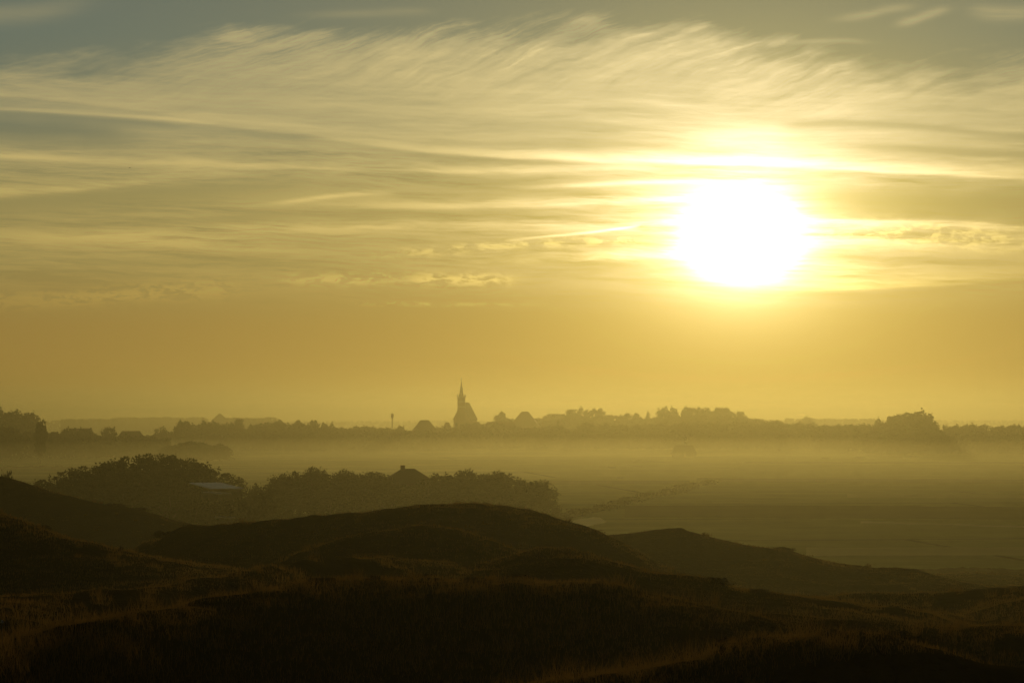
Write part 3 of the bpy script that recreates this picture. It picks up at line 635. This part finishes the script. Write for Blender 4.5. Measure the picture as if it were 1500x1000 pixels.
stuff('village_undergrowth', [
    strip([(-60, 636), (60, 634), (100, 637), (250, 642)], 1090, 14, 0, 9000, 1.5, rg),
    strip([(215, 637), (300, 628), (500, 632), (620, 632), (660, 632)], 1300, 16, 0, 15000, 1.6, rg),
    strip([(640, 631), (720, 626), (760, 628), (790, 632), (900, 629), (1000, 626), (1200, 627), (1290, 629)], 1370, 18, 0, 24000, 1.7, rg),
    strip([(1250, 629), (1380, 631), (1600, 629)], 1225, 12, 0, 10000, 1.5, rg),
    strip([(780, 621), (810, 615), (870, 611), (900, 617), (960, 616), (1010, 611), (1080, 612), (1130, 618), (1180, 621)], 1600, 14, 0, 22000, 1.6, rg),
    strip([(1280, 624), (1300, 617), (1360, 615), (1372, 626)], 1235, 10, 0, 6000, 1.4, rg),
    strip([(-60, 612), (42, 612), (60, 626)], 1215, 10, 0, 6000, 1.3, rg)])
stuff('far_wood', [
    strip([(90, 614.5), (170, 613.5), (178, 612), (300, 612), (305, 615)], 2700, 60, 0, 6000, 3.0, rg),
    strip([(-300, 617), (0, 616.5), (500, 617.2), (1000, 615.2), (1700, 616)], 3400, 90, 0, 9000, 4.0, rg),
    strip([(1150, 614), (1290, 614)], 2300, 40, 0, 2500, 3.0, rg),
    strip([(330, 612.5), (385, 613), (396, 611), (405, 613)], 2100, 30, 0, 2000, 2.6, rg)])

# --- hedges and lone bushes in the fields
def hedge(pts, label, h=1.3, wid=1.6, seed=1, dens=26, leaf=0.32):
    dens = dens * 3.5; leaf = leaf * 1.5
    rng = np.random.default_rng(seed); P3 = []
    for px, py in pts:
        d = EYE * F / (py - HZ); q = at(px, py, d); P3.append((q[0], q[1]))
    cen = []
    for (x0, y0), (x1, y1) in zip(P3[:-1], P3[1:]):
        L = math.hypot(x1 - x0, y1 - y0); n = int(L * dens); tt = rng.uniform(0, 1, n)
        hh = h * (0.75 + 0.9 * vnoise(tt * L / 3.5, tt * 0 + seed, 3) + 0.5 * vnoise(tt * L / 17, tt * 0, seed))
        nx, ny = -(y1 - y0) / L, (x1 - x0) / L; o = rng.normal(size=n) * wid * 0.35
        cen.append(np.stack([x0 + (x1 - x0) * tt + nx * o, y0 + (y1 - y0) * tt + ny * o, hh * rng.uniform(0, 1, n) ** .8], 1))
    v, f = leaf_quads(np.vstack(cen), leaf, rng)
    return tag(link('hedge', mesh('hedge', v, f), M['heather']), label, 'hedge')
hedge([(903, 741), (918, 735), (950, 728), (985, 722), (1012, 712), (1042, 708)], 'dark slanting hedge running back from the pale field corner', 1.0, 2.6, 2, 26)
hedge([(1240, 836), (1340, 838), (1600, 842)], 'thin dark hedge at the foot of the right-hand dune', 0.45, 1.2, 3, 30, 0.2)
hedge([(-60, 684), (60, 684), (130, 686)], 'faint low hedge in the misty field above the left thicket', 1.0, 2.0, 5, 16, 0.4)
hedge([(820, 760), (850, 752), (900, 743)], 'low dark hedge along the far side of the pale field corner', 0.9, 1.6, 6, 26)
for px, py, w_, hp, lb in ((896, 686, 13, 4, 'low dark bush alone in the field right of the copse'), (934, 676, 12, 4, 'farther of the small bushes alone in the misty field'), (908, 701, 13, 3.5, 'flat faint bush nearest the slanting hedge'),
                           (917, 738, 18, 11, 'round dark bush at the near end of the slanting hedge'), (1333, 670, 18, 4, 'flat faint bush in the bright mist below the right-hand clump'), (1258, 671, 16, 3, 'left-hand faint bush in the bright mist below the village'),
                           (1207, 672, 13, 3, 'small faint bush in the mist left of two like it')):
    d = EYE * F / (py - HZ); tree('bush%d' % (int(px) % 3), px, py - hp, d, w_, lb, 'bush', name='bush')

# ------------------------------------------------------------------ buildings
def loc_on(px, d): x, y, z = at(px, HZ, d); return x, y
def part_box(name, m, parent, *b): mb = MB(); mb.box(*b); return mb.build(name, m, parent)
def hip(w_, l_, z0, z1, ridge, ov=0.5, th=0.18):
    """hipped roof, w_ across x, l_ along y, ridge length along x"""
    a, b_, r_ = w_ / 2 + ov, l_ / 2 + ov, ridge / 2
    mb = MB()
    v = [(-a, -b_, z0), (a, -b_, z0), (a, b_, z0), (-a, b_, z0), (-r_, 0, z1), (r_, 0, z1), (-a, -b_, z0 - th), (a, -b_, z0 - th), (a, b_, z0 - th), (-a, b_, z0 - th)]
    f = [(0, 1, 5, 4), (1, 2, 5), (2, 3, 4, 5), (3, 0, 4), (9, 8, 7, 6), (6, 7, 1, 0), (7, 8, 2, 1), (8, 9, 3, 2), (9, 6, 0, 3)]
    return mb.add(v, f)
def gable(w_, l_, z0, z1, ov=0.4, th=0.18):
    """gabled roof, ridge along x"""
    a, b_ = w_ / 2 + ov, l_ / 2 + ov
    mb = MB()
    v = [(-a, -b_, z0), (a, -b_, z0), (a, 0, z1), (-a, 0, z1), (a, b_, z0), (-a, b_, z0)]
    v += [(p[0], p[1], p[2] - th) for p in v]
    f = [(0, 1, 2, 3), (3, 2, 4, 5), (7, 6, 9, 8), (8, 9, 11, 10), (0, 6, 7, 1), (5, 4, 10, 11), (1, 7, 8, 2), (2, 8, 10, 4), (3, 9, 6, 0), (5, 11, 9, 3)]
    return mb.add(v, f)
def windows(parent, spots, ww, wh, face_y, frame='white'):
    for x, z in spots:
        f_ = MB(); s = -1 if face_y < 0 else 1
        y0, y1 = sorted((face_y, face_y + s * 0.06))
        f_.box(x - ww / 2, x - ww / 2 + .1, y0, y1, z, z + wh); f_.box(x + ww / 2 - .1, x + ww / 2, y0, y1, z, z + wh)
        f_.box(x - ww / 2 + .1, x + ww / 2 - .1, y0, y1, z, z + .1); f_.box(x - ww / 2 + .1, x + ww / 2 - .1, y0, y1, z + wh - .1, z + wh)
        wo = f_.build('window', M[frame], parent)
        g = MB(); y0, y1 = sorted((face_y + s * .005, face_y + s * 0.03)); g.box(x - ww / 2 + .1, x + ww / 2 - .1, y0, y1, z + .1, z + wh - .1); g.build('pane', M['glass'], wo)
def house(px, d, w_, l_, z_eave, py_ridge, ridge, rz, label, kind='hip', name='house', cat='house', chim=None, wallm='brick', roofm='tile', z_base=None, door=True, frame='white'):
    x, y = loc_on(px, d); z0 = gz(x, y) if z_base is None else z_base; zr = at(px, py_ridge, d)[2]
    e = empty(name, (x, y, z0), rz); tag(e, label, cat); H = zr - z0
    part_box('wall', M[wallm], e, -w_ / 2, w_ / 2, -l_ / 2, l_ / 2, -0.3, z_eave)
    if kind == 'gable':
        g = MB()
        for s in (-1, 1):
            xa, xb = sorted((s * (w_ / 2 - .25), s * w_ / 2)); g.add([(xa, -l_ / 2, z_eave), (xb, -l_ / 2, z_eave), (xb, l_ / 2, z_eave), (xa, l_ / 2, z_eave), (xa, 0, H - .3), (xb, 0, H - .3)], [(0, 1, 5, 4), (1, 2, 5), (2, 3, 4, 5), (3, 0, 4), (3, 2, 1, 0)])
        g.build('gable_wall', M[wallm], e)
    rf = (hip(w_, l_, z_eave + .02, H, ridge) if kind == 'hip' else gable(w_, l_, z_eave + .02, H)).build('roof', M[roofm], e)
    if chim:
        for cx, cw, ch in chim: part_box('chimney', M['brick'], rf, cx - cw / 2, cx + cw / 2, -cw / 2, cw / 2, H - 1.2, H + ch)
    n = max(2, int(w_ / 3)); wz = min(1.0, z_eave * .3)
    windows(e, [((k + .5) / n * w_ - w_ / 2, wz) for k in range(n) if k != n // 2 or not door], 1.0, min(1.3, z_eave * .5), -l_ / 2, frame)
    if door:
        k = (n // 2 + .5) / n * w_ - w_ / 2; dd = part_box('door', M['wood'], e, k - .5, k + .5, -l_ / 2 - .06, -l_ / 2, 0, 2.0); part_box('handle', M['metal'], dd, k + .35, k + .4, -l_ / 2 - .11, -l_ / 2 - .06, 1.0, 1.06)
    return e
# farmhouse in the copse
house(598, 438, 18, 15.0, 3.2, 686, 2.3, R(8), 'dark hipped farmhouse roof with a chimney rising out of the copse', chim=[(-1.0, .75, .62)], name='farmhouse')
# pale-roofed barn and its lean-to (mono-pitch roofs tipped towards the viewer)
def barn(poly, d, depth, label, name, hwall):
    # poly: front-left, front-right, in columns/rows at distance d ; roof rises to the back
    (xl, yl), (xr, yr) = poly
    a = at(xl, yl, d); b_ = at(xr, yr, d + 1.5)
    L = math.hypot(b_[0] - a[0], b_[1] - a[1]); rz = math.atan2(b_[1] - a[1], b_[0] - a[0])
    e = empty(name, ((a[0] + b_[0]) / 2, (a[1] + b_[1]) / 2, 0), rz); tag(e, label, 'barn')
    zf = (a[2] + b_[2]) / 2; sh = -1.9 * depth / 9.0
    zb = zf + hwall
    part_box('wall', M['wood'], e, -L / 2 + .3, L / 2 - .3, .3, depth - .3, -.2, zf - .25)
    mb = MB(); v = [(-L / 2, 0, zf), (L / 2, 0, zf), (L / 2 + sh, depth, zb), (-L / 2 + sh, depth, zb)]; v += [(p[0], p[1], p[2] - .15) for p in v]
    mb.add(v, [(0, 1, 2, 3), (7, 6, 5, 4), (0, 4, 5, 1), (1, 5, 6, 2), (2, 6, 7, 3), (3, 7, 4, 0)])
    r_ = mb.build('roof', M['sheetroof'], e)
    rb = MB(); n = max(3, int(L / 1.1))
    for k in range(n):
        t_ = (k + .5) / n; x0 = -L / 2 + t_ * L
        rb.tube((x0, 0, zf + .03), (x0 + sh, depth, zb + .03), .035, .035, 4)
    rb.build('ridge_rib', M['sheetroof'], r_)
    part_box('door', M['wood'], e, -1.2, 1.2, .22, .3, 0, min(2.4, zf - .5))
    return e
barn([(310, 717.3), (357, 713)], 380, 7.4, 'low barn with a pale sheet roof between the thicket and the copse', 'barn', 0.75)
barn([(320, 722.5), (339, 722.2)], 374, 3.4, 'small pale-roofed lean-to shed in front of the barn', 'shed', 0.18)
barn([(336, 757.6), (345, 757.4)], 338, 2.2, 'tiny low pale-roofed shelter in the yard below the barn', 'shelter', 0.06)
# village houses
house(622, 1340, 25, 20, 2.6, 615, 4.6, R(4), 'hipped pyramid farmhouse roof breaking the row right of the mast', name='farmhouse')
house(769, 1560, 27, 22, 3.2, 602.5, 4.4, R(-6), 'pale hipped farmhouse roof between the round tree and the big crowns', name='farmhouse')
house(733, 1390, 30, 10, 3.5, 617.6, 15, R(2), 'long low hipped roof right of the church foot', name='house')
house(192, 1120, 20, 12, 3.0, 631, 8, R(12), 'long sloping farm roof right of the wide round tree', name='farmhouse')
house(655, 1500, 3.6, 3.4, 3.0, 618.5, 1.0, R(60), 'tiny gabled roof just left of the church', 'gable', z_base=8.0)
house(322, 2050, 32, 24, 2.6, 605.8, 2.0, R(10), 'faint far pyramid farmhouse roof on the skyline', name='farmhouse', z_base=3)
house(298, 2060, 6.0, 7, 3.0, 611, 1.5, R(10), 'faint small roof left of the far pyramid roof', z_base=6, name='house')
house(390, 2050, 7.5, 7, 3.0, 610.5, 1.5, R(10), 'faint small roof between the pyramid roof and the domed tree', z_base=6, name='house')
house(314, 1200, 11, 8, 2.2, 638, 7, R(3), 'low house roof in front of the row below the pyramid roof', name='house')
row([(250, 648), (275, 644), (300, 645), (330, 650)], 1000, 14, 22, ['wide0', 'bush1', 'wide1'], 'dim low tree in the misty field above the rounded thicket', 'dim low trees in the misty field', djit=15, drop=2)
house(1002, 1110, 10.2, 8, 1.3, 651.6, 8.0, R(3), 'lone low hipped barn standing in the bright mist', name='barn', cat='barn', door=True, roofm='slate', wallm='dark', frame='wood')
house(118, 1130, 9, 7, 2.8, 627, 2.5, R(20), 'small hazy house roof among the level row of trees on the left', 'gable')
# white-topped post behind the lone barn
x, y, z = at(1004, 640.5, 1120); e = empty('marker_post', (x, y, 0)); tag(e, 'thin post with two white discs behind the lone barn in the mist', 'post')
mb = MB(); mb.cone(0, 0, -.3, z, .05, .04, 8); mb.build('pole', M['metal'], e)
for zz_ in (z - .4, z - 1.7): mb = MB(); mb.tube((0, -.10, zz_), (0, -.2, zz_), .32, .32, 14); mb.build('disc', M['white'], e)
# mast
x, y, z = at(574.5, 603, 1360); e = empty('antenna_mast', (x, y, gz(x, y))); tag(e, 'slender antenna mast with a thick aerial cluster above the tree row', 'mast')
Hm = z - gz(x, y); mb = MB(); mb.cone(0, 0, 0, Hm - 2.2, .32, .22, 8); mb.build('pole', M['metal'], e)
for k in range(3):
    a = 2.094 * k + .4; mb = MB(); mb.box(-.3, .3, -.2, .2, Hm - 3.4, Hm - 1.1); o = mb.build('antenna', M['metal'], e); o.location = (.5 * math.cos(a), .5 * math.sin(a), 0); o.rotation_euler = (0, 0, a)
mb = MB(); mb.cone(0, 0, Hm - 2.3, Hm - 2.15, .55, .55, 10); mb.cone(0, 0, Hm - 1.35, Hm - 1.2, .5, .5, 10); mb.build('platform', M['metal'], e)
mb = MB(); mb.cone(0, 0, Hm - 2.2, Hm, .12, .06, 6); mb.build('rod', M['metal'], e)

# ------------------------------------------------------------------ church
CD = 1500.0; U = CD / F
cx, cy = loc_on(675.8, CD); cz = gz(cx, cy)
def zrow(r_): return EYE - (r_ - HZ) * U - cz
ch = empty('church', (cx, cy, cz), 0); tag(ch, 'village church with a needle spire on a square tower and a steep nave roof', 'church')
tw = 4.7; t_top = zrow(581.5)
part_box('tower', M['brick'], ch, -tw / 2, tw / 2, -tw / 2, tw / 2, -1, t_top)
tower = ch.children[0]
# string courses, parapet and belfry louvres
mb = MB()
for r_ in (588.5, 596): zc = zrow(r_); mb.box(-tw / 2 - .05, tw / 2 + .05, -tw / 2 - .05, tw / 2 + .05, zc, zc + .25)
mb.build('string_course', M['stone'], tower)
mb = MB(); a = tw / 2 + .22
mb.box(-a, a, -a, -a + .35, t_top - .5, t_top + .5); mb.box(-a, a, a - .35, a, t_top - .5, t_top + .5); mb.box(-a, -a + .35, -a + .35, a - .35, t_top - .5, t_top + .5); mb.box(a - .35, a, -a + .35, a - .35, t_top - .5, t_top + .5)
mb.build('parapet', M['stone'], tower)
for sx in (-1, 1):
    for sy in (-1, 1):
        mb = MB(); mb.cone(sx * (a - .3), sy * (a - .3), t_top + .5, t_top + 1.1, .42, .38, 8); mb.cone(sx * (a - .3), sy * (a - .3), t_top + 1.1, t_top + 2.0, .38, .04, 8); mb.build('pinnacle', M['stone'], tower)
for sx in (-1, 1): part_box('louvre', M['wood'], tower, sx * 1.05 - .5, sx * 1.05 + .5, -tw / 2 - .05, -tw / 2 + .1, zrow(588), zrow(583))
mb = MB(); tip = zrow(557.5); mb.cone(0, 0, t_top, t_top + 1.6, 1.75, 1.4, 8, R(22.5)); mb.cone(0, 0, t_top + 1.6, tip, 1.4, .07, 8, R(22.5)); sp = mb.build('spire', M['slate'], ch)
mb = MB(); mb.cone(0, 0, tip - .2, zrow(552.5), .07, .05, 6); mb.cone(0, 0, tip + .3, tip + .75, .22, .22, 8); mb.box(-.45, .45, -.04, .04, tip + 1.25, tip + 1.5); mb.build('weathervane', M['metal'], sp)
# nave: long steep roof seen nearly end on, eaves wide of the tower
nv = empty('nave_axis', (0, 0, 0)); bpy.data.objects.remove(nv)
er = zrow(612); rr = zrow(589); nw = 4.9; off = -0.1
rot = Vector((0, 0, 0))
def nave_pt(x, y, z):   # nave axis runs away from the viewer, a little to the right
    a = R(-9.5); return (x * math.cos(a) - y * math.sin(a) + off, x * math.sin(a) + y * math.cos(a), z)
L0, L1 = 1.0, 27.0
mb = MB(); v = [nave_pt(*p) for p in ((-nw, L0, -1), (nw, L0, -1), (nw, L1, -1), (-nw, L1, -1), (-nw, L0, er), (nw, L0, er), (nw, L1, er), (-nw, L1, er), (0, L0, rr - .5), (0, L1, rr - .5))]
mb.add(v, [(3, 2, 1, 0), (0, 1, 5, 8, 4), (2, 3, 7, 9, 6), (1, 2, 6, 5), (3, 0, 4, 7)]); nave = mb.build('nave', M['brick'], ch)
mb = MB(); o_ = .5; v = [nave_pt(*p) for p in ((-nw - o_, L0 - .4, er - .9), (0, L0 - .4, rr), (nw + o_, L0 - .4, er - .9), (-nw - o_, L1 + .4, er - .9), (0, L1 + .4, rr), (nw + o_, L1 + .4, er - .9))]
v += [(p[0], p[1], p[2] - .35) for p in v]
mb.add(v, [(0, 1, 4, 3), (1, 2, 5, 4), (9, 10, 7, 6), (10, 11, 8, 7), (0, 6, 7, 1), (1, 7, 8, 2), (4, 10, 9, 3), (5, 11, 10, 4), (3, 9, 6, 0), (2, 8, 11, 5)]); mb.build('roof', M['slate'], ch)
for s in (-1, 1):
    for k in range(4):
        yy_ = L0 + 3.5 + k * 6.2; mb = MB(); v = [nave_pt(s * (nw + dx_), yy_ + dy_, z_) for dx_ in (0, .9) for dy_ in (-.4, .4) for z_ in (-1, er * .75)]
        mb.add(v, [(0, 1, 3, 2), (4, 6, 7, 5), (0, 4, 5, 1), (2, 3, 7, 6), (1, 5, 7, 3), (0, 2, 6, 4)]); mb.build('buttress', M['brick'], nave)
for s in (-1, 1):
    mb = MB(); v = [nave_pt(s * 3.2 + dx_, L0 - .06 + dy_, z_) for dx_ in (-.6, .6) for dy_ in (0, .1) for z_ in (er * .25, er * .8)]
    mb.add(v, [(0, 1, 3, 2), (4, 6, 7, 5), (0, 4, 5, 1), (2, 3, 7, 6), (1, 5, 7, 3), (0, 2, 6, 4)]); mb.build('window', M['glass'], nave)

# ------------------------------------------------------------------ pale corner of a field
pts = [(824, 775), (831, 769), (836, 764.5), (842, 761.5), (850, 759.2), (860, 758.4), (869, 757.2), (879, 757.6), (884, 760.5), (889, 763.4), (883, 766), (872, 767.6), (862, 770), (850, 772.2), (838, 775)]
v = []
for px, py in pts: d = EYE * F / (py - HZ); q_ = at(px, py, d); v.append((q_[0], q_[1], 0.03))
pm = mat('pale_sand_flat', (0.80, 0.74, 0.34), 1.0, 0.12, 0.15)
tag(link('field', mesh('field', v, [tuple(range(len(v)))]), pm), kind='structure')
# darker and paler fields, each a thin sheet on the polder with wavering edges
def field(rows, x0, x1, col, seed, name='field', slope=0.0):
    ya, yb = rows; n = 60; va = []; rn = np.random.default_rng(seed)
    for k in range(n + 1):
        px = x0 + (x1 - x0) * k / n
        for py in (ya, yb):
            p_ = py + slope * (px - x0) + 0.9 * float(vnoise(px / 37.0, py, seed)) + 0.5 * float(vnoise(px / 9.0, py, seed + 1))
            d = EYE * F / (p_ - HZ); q_ = at(px, HZ, d); va.append((q_[0], q_[1], .012 + .004 * seed))
    return tag(link(name, mesh(name, va, [(2 * k, 2 * k + 1, 2 * k + 3, 2 * k + 2) for k in range(n)]), mat(name + '_soil', col, 1.0, 0.35, 0.06)), kind='structure')
field((739, 757), 915, 1700, (0.075, 0.08, 0.03), 1)
field((699.5, 706), 1020, 1700, (0.07, 0.075, 0.03), 2)
field((703, 709), 790, 1010, (0.08, 0.08, 0.03), 3)
field((722, 727), 1240, 1700, (0.40, 0.37, 0.15), 4)
field((676, 678), 1090, 1700, (0.06, 0.06, 0.025), 5, slope=-0.002)
field((761.5, 764), 1260, 1700, (0.50, 0.46, 0.22), 6, 'track', slope=0.02)
field((800, 812), 1180, 1700, (0.36, 0.33, 0.13), 7, slope=-0.01)
field((836, 841), 1100, 1700, (0.10, 0.095, 0.04), 8)

# ------------------------------------------------------------------ dune grass, one growth nobody could count
rng = np.random.default_rng(11)
NT = 190000
az = rng.uniform(-0.26, 0.26, NT); r_ = np.exp(rng.uniform(math.log(9), math.log(265), NT))
gx_, gy_ = r_ * np.sin(az), r_ * np.cos(az)
keep = (vnoise(gx_ / 2.6, gy_ / 2.6, 77) + 0.6 * vnoise(gx_ / 9, gy_ / 9, 78) > -0.3); gx_, gy_, r_ = gx_[keep], gy_[keep], r_[keep]
zg = dune_z(gx_, gy_); nb = 4
bx_ = np.repeat(gx_, nb) + rng.normal(size=len(gx_) * nb) * 0.05 * np.repeat(1 + r_ / 60, nb); by_ = np.repeat(gy_, nb) + rng.normal(size=len(gx_) * nb) * 0.05 * np.repeat(1 + r_ / 60, nb)
bz_ = np.repeat(zg, nb) - 0.02; rr_ = np.repeat(r_, nb); n = len(bx_)
patch = np.clip(0.75 + 1.3 * vnoise(bx_ / 5.0, by_ / 5.0, 91), 0.3, 1.5)
hh = rng.uniform(0.04, 0.15, n) * patch * np.clip(1.1 - rr_ / 300, .6, 1); ww_ = np.maximum(0.004, 0.00015 * rr_) * rng.uniform(.7, 1.4, n)
la = rng.uniform(0, 6.28, n); ll = rng.uniform(0, .55, n) * hh
fa = rng.uniform(-.9, .9, n)
# taller marram tussocks standing out of the turf
NTu = 2600; ta = rng.uniform(-0.26, 0.26, NTu); tr = np.exp(rng.uniform(math.log(14), math.log(240), NTu)); tx_, ty_ = tr * np.sin(ta), tr * np.cos(ta)
kt = vnoise(tx_ / 6, ty_ / 6, 55) > -0.05; tx_, ty_, tr = tx_[kt], ty_[kt], tr[kt]; nbt = 26; sp_ = rng.uniform(.05, .16, len(tx_))
qx = np.repeat(tx_, nbt) + rng.normal(size=len(tx_) * nbt) * np.repeat(sp_, nbt); qy = np.repeat(ty_, nbt) + rng.normal(size=len(tx_) * nbt) * np.repeat(sp_, nbt)
qz = np.repeat(dune_z(tx_, ty_), nbt) - .03; qh = np.repeat(rng.uniform(.14, .34, len(tx_)), nbt) * rng.uniform(.5, 1.1, len(qx)); qr = np.repeat(tr, nbt)
m = len(qx); bx_ = np.concatenate([bx_, qx]); by_ = np.concatenate([by_, qy]); bz_ = np.concatenate([bz_, qz]); hh = np.concatenate([hh, qh]); ww_ = np.concatenate([ww_, np.maximum(.004, .00014 * qr)])
la = np.concatenate([la, rng.uniform(0, 6.28, m)]); ll = np.concatenate([ll, rng.uniform(.1, .8, m) * qh]); fa = np.concatenate([fa, rng.uniform(-.9, .9, m)]); n = len(bx_)
p0 = np.stack([bx_ - ww_ * np.cos(fa), by_ - ww_ * np.sin(fa), bz_], 1); p1 = np.stack([bx_ + ww_ * np.cos(fa), by_ + ww_ * np.sin(fa), bz_], 1)
p2 = np.stack([bx_ + ll * np.cos(la), by_ + ll * np.sin(la), bz_ + hh], 1)
vv = np.stack([p0, p1, p2], 1).reshape(-1, 3); ff = np.arange(3 * n).reshape(-1, 3)
tag(link('dune_grass', mesh('dune_grass', vv, ff), M['grass']), kind='stuff')

# --- low shrubs on the dunes
def shrub(px, py, d, wpx, hpx, label, kind='bush0'):
    x, y, z = at(px, py, d); zt = gz(x, y, True); 
    zt -= .35 * hpx / F * d; e = empty('heather_shrub', (x, y, zt - .05), rnd.uniform(0, 6)); s = wpx / F * d / (2 * crown_w[kind]); e.scale = (s, s, hpx / F * d + .05)
    tag(e, label, 'shrub'); c = link('foliage', SH[kind][0], None, e); link('stem', SH[kind][1], None, e); return e
SH = {}
for k in ('bush0', 'bush1', 'bush2'):
    me = TREES[k][0].copy(); me.name = 'foliage'; me.materials.clear(); me.materials.append(M['heather']); SH[k] = (me, TREES[k][1])
def crest_d(px, lo, hi):
    """distance between lo and hi at which the dune surface stands highest in view"""
    rr = np.linspace(lo, hi, 200); a = azel(px, HZ)[0]; z = dune_z(rr * math.sin(a), rr * math.cos(a)); return float(rr[np.argmax((z - EYE) / rr)])
for i, (px, lo, hi, wpx, hpx, lb) in enumerate((
    (242, 110, 150, 34, 12, 'spiky dark shrub in the saddle left of the main dune'), (178, 75, 100, 8, 9, 'slim dark shrub sticking up from the left dark dune'), (60, 80, 100, 30, 7, 'low dark shrub near the top of the left dark dune'),
    (170, 205, 230, 34, 5, 'flat shrub on the slope of the far left dune'), (205, 205, 230, 22, 4, 'small flat shrub lower on the slope of the far left dune'),
    (470, 34, 42, 46, 9, 'low heather hummock left of three others on the near dark ground'), (545, 34, 42, 26, 10, 'small rounded heather hummock on the near dark ground'), (615, 34, 42, 60, 10, 'widest heather hummock in the middle of the near dark ground'),
    (695, 34, 42, 40, 7, 'low heather hummock left of the round one on the near dark ground'), (750, 34, 42, 50, 13, 'round dark heather hummock right of the middle of the near dark ground'),
    (1046, 56, 66, 40, 11, 'dark heather clump on the right flank of the middle hump'), (1110, 56, 66, 30, 7, 'small heather clump below the right flank of the middle hump'),
    (1148, 140, 165, 34, 5, 'dark low shrub on the crest of the right dune'), (1255, 138, 155, 30, 4, 'small dark shrub farther down the crest of the right dune'), (1330, 135, 150, 26, 4, 'dark shrub low on the right end of the right dune'),
    (1300, 66, 80, 48, 8, 'dark shrub on the low shoulder at the right'), (1385, 66, 80, 36, 9, 'darker shrub on the low shoulder near the right edge'),
    (1080, 21, 25, 70, 10, 'heather cushion on the near right hummock'), (1240, 21, 25, 90, 9, 'wide heather cushion on top of the near right hummock'), (1310, 21, 25, 60, 12, 'tufted heather cushion at the right end of the near right hummock'))):
    d = crest_d(px, lo, hi); py = HZ; shrub(px, py, d, wpx, hpx, lb, 'bush%d' % (i % 3))

# ------------------------------------------------------------------ small things
# thin stake with a pale cap at the left edge
a = azel(3, 930)[0]; d = 31.0; x, y = d * math.sin(a), d * math.cos(a); z0 = gz(x, y, True); ztop = at(3, 908, d)[2]
e = empty('marker_stake', (x, y, z0)); tag(e, 'thin dark stake with a pale cap standing in the dune grass at the left edge', 'stake')
mb = MB(); mb.cone(0, 0, -.1, ztop - z0 - .03, .006, .005, 8); mb.build('pole', M['wood'], e)
mb = MB(); mb.cone(0, 0, ztop - z0 - .03, ztop - z0 - .015, .014, .016, 10); mb.cone(0, 0, ztop - z0 - .015, ztop - z0, .016, .006, 10); mb.build('cap', M['white'], e)
# bird
x, y, z = at(190, 246, 250)
prof = [(-.075, .0, .0, .004), (-.05, 0, .0, .012), (-.01, 0, 0, .019), (.03, 0, .002, .015), (.05, 0, .006, .011), (.066, 0, .006, .010), (.08, 0, .004, .003)]
mb = MB(); n8 = 8; v = []
for (px_, _, pz, rr0) in prof:
    for k in range(n8): a = 6.2832 * k / n8; v.append((px_, rr0 * math.cos(a), pz + rr0 * math.sin(a)))
f = [(i * n8 + k, i * n8 + (k + 1) % n8, (i + 1) * n8 + (k + 1) % n8, (i + 1) * n8 + k) for i in range(len(prof) - 1) for k in range(n8)] + [tuple(range(n8))[::-1], tuple(range((len(prof) - 1) * n8, len(prof) * n8))]
for s in (-1, 1):
    n0 = len(v); w_ = [(.03, s * .012, .006), (-.035, s * .012, .006), (.02, s * .07, .035), (-.03, s * .07, .032), (-.03, s * .155, .018), (-.045, s * .15, .016)]
    v += w_ + [(p[0], p[1], p[2] - .004) for p in w_]
    q4 = [(0, 2, 3, 1), (2, 4, 5, 3)]
    for q_ in q4: f += [tuple(n0 + i for i in q_), tuple(n0 + 6 + i for i in q_[::-1])]
    f += [(n0 + 0, n0 + 6, n0 + 8, n0 + 2), (n0 + 2, n0 + 8, n0 + 10, n0 + 4), (n0 + 1, n0 + 3, n0 + 9, n0 + 7), (n0 + 3, n0 + 5, n0 + 11, n0 + 9), (n0 + 4, n0 + 10, n0 + 11, n0 + 5)]
n0 = len(v); v += [(-.07, -.006, 0), (-.07, .006, 0), (-.115, .022, 0), (-.105, 0, 0), (-.115, -.022, 0)]; f += [(n0, n0 + 1, n0 + 2, n0 + 3, n0 + 4)]
o = link('bird', mesh('bird', v, f, True), M['dark']); o.location = (x, y, z); o.rotation_euler = (R(20), 0, R(150))
tag(o, 'tiny dark bird flying alone in the upper left sky', 'bird')
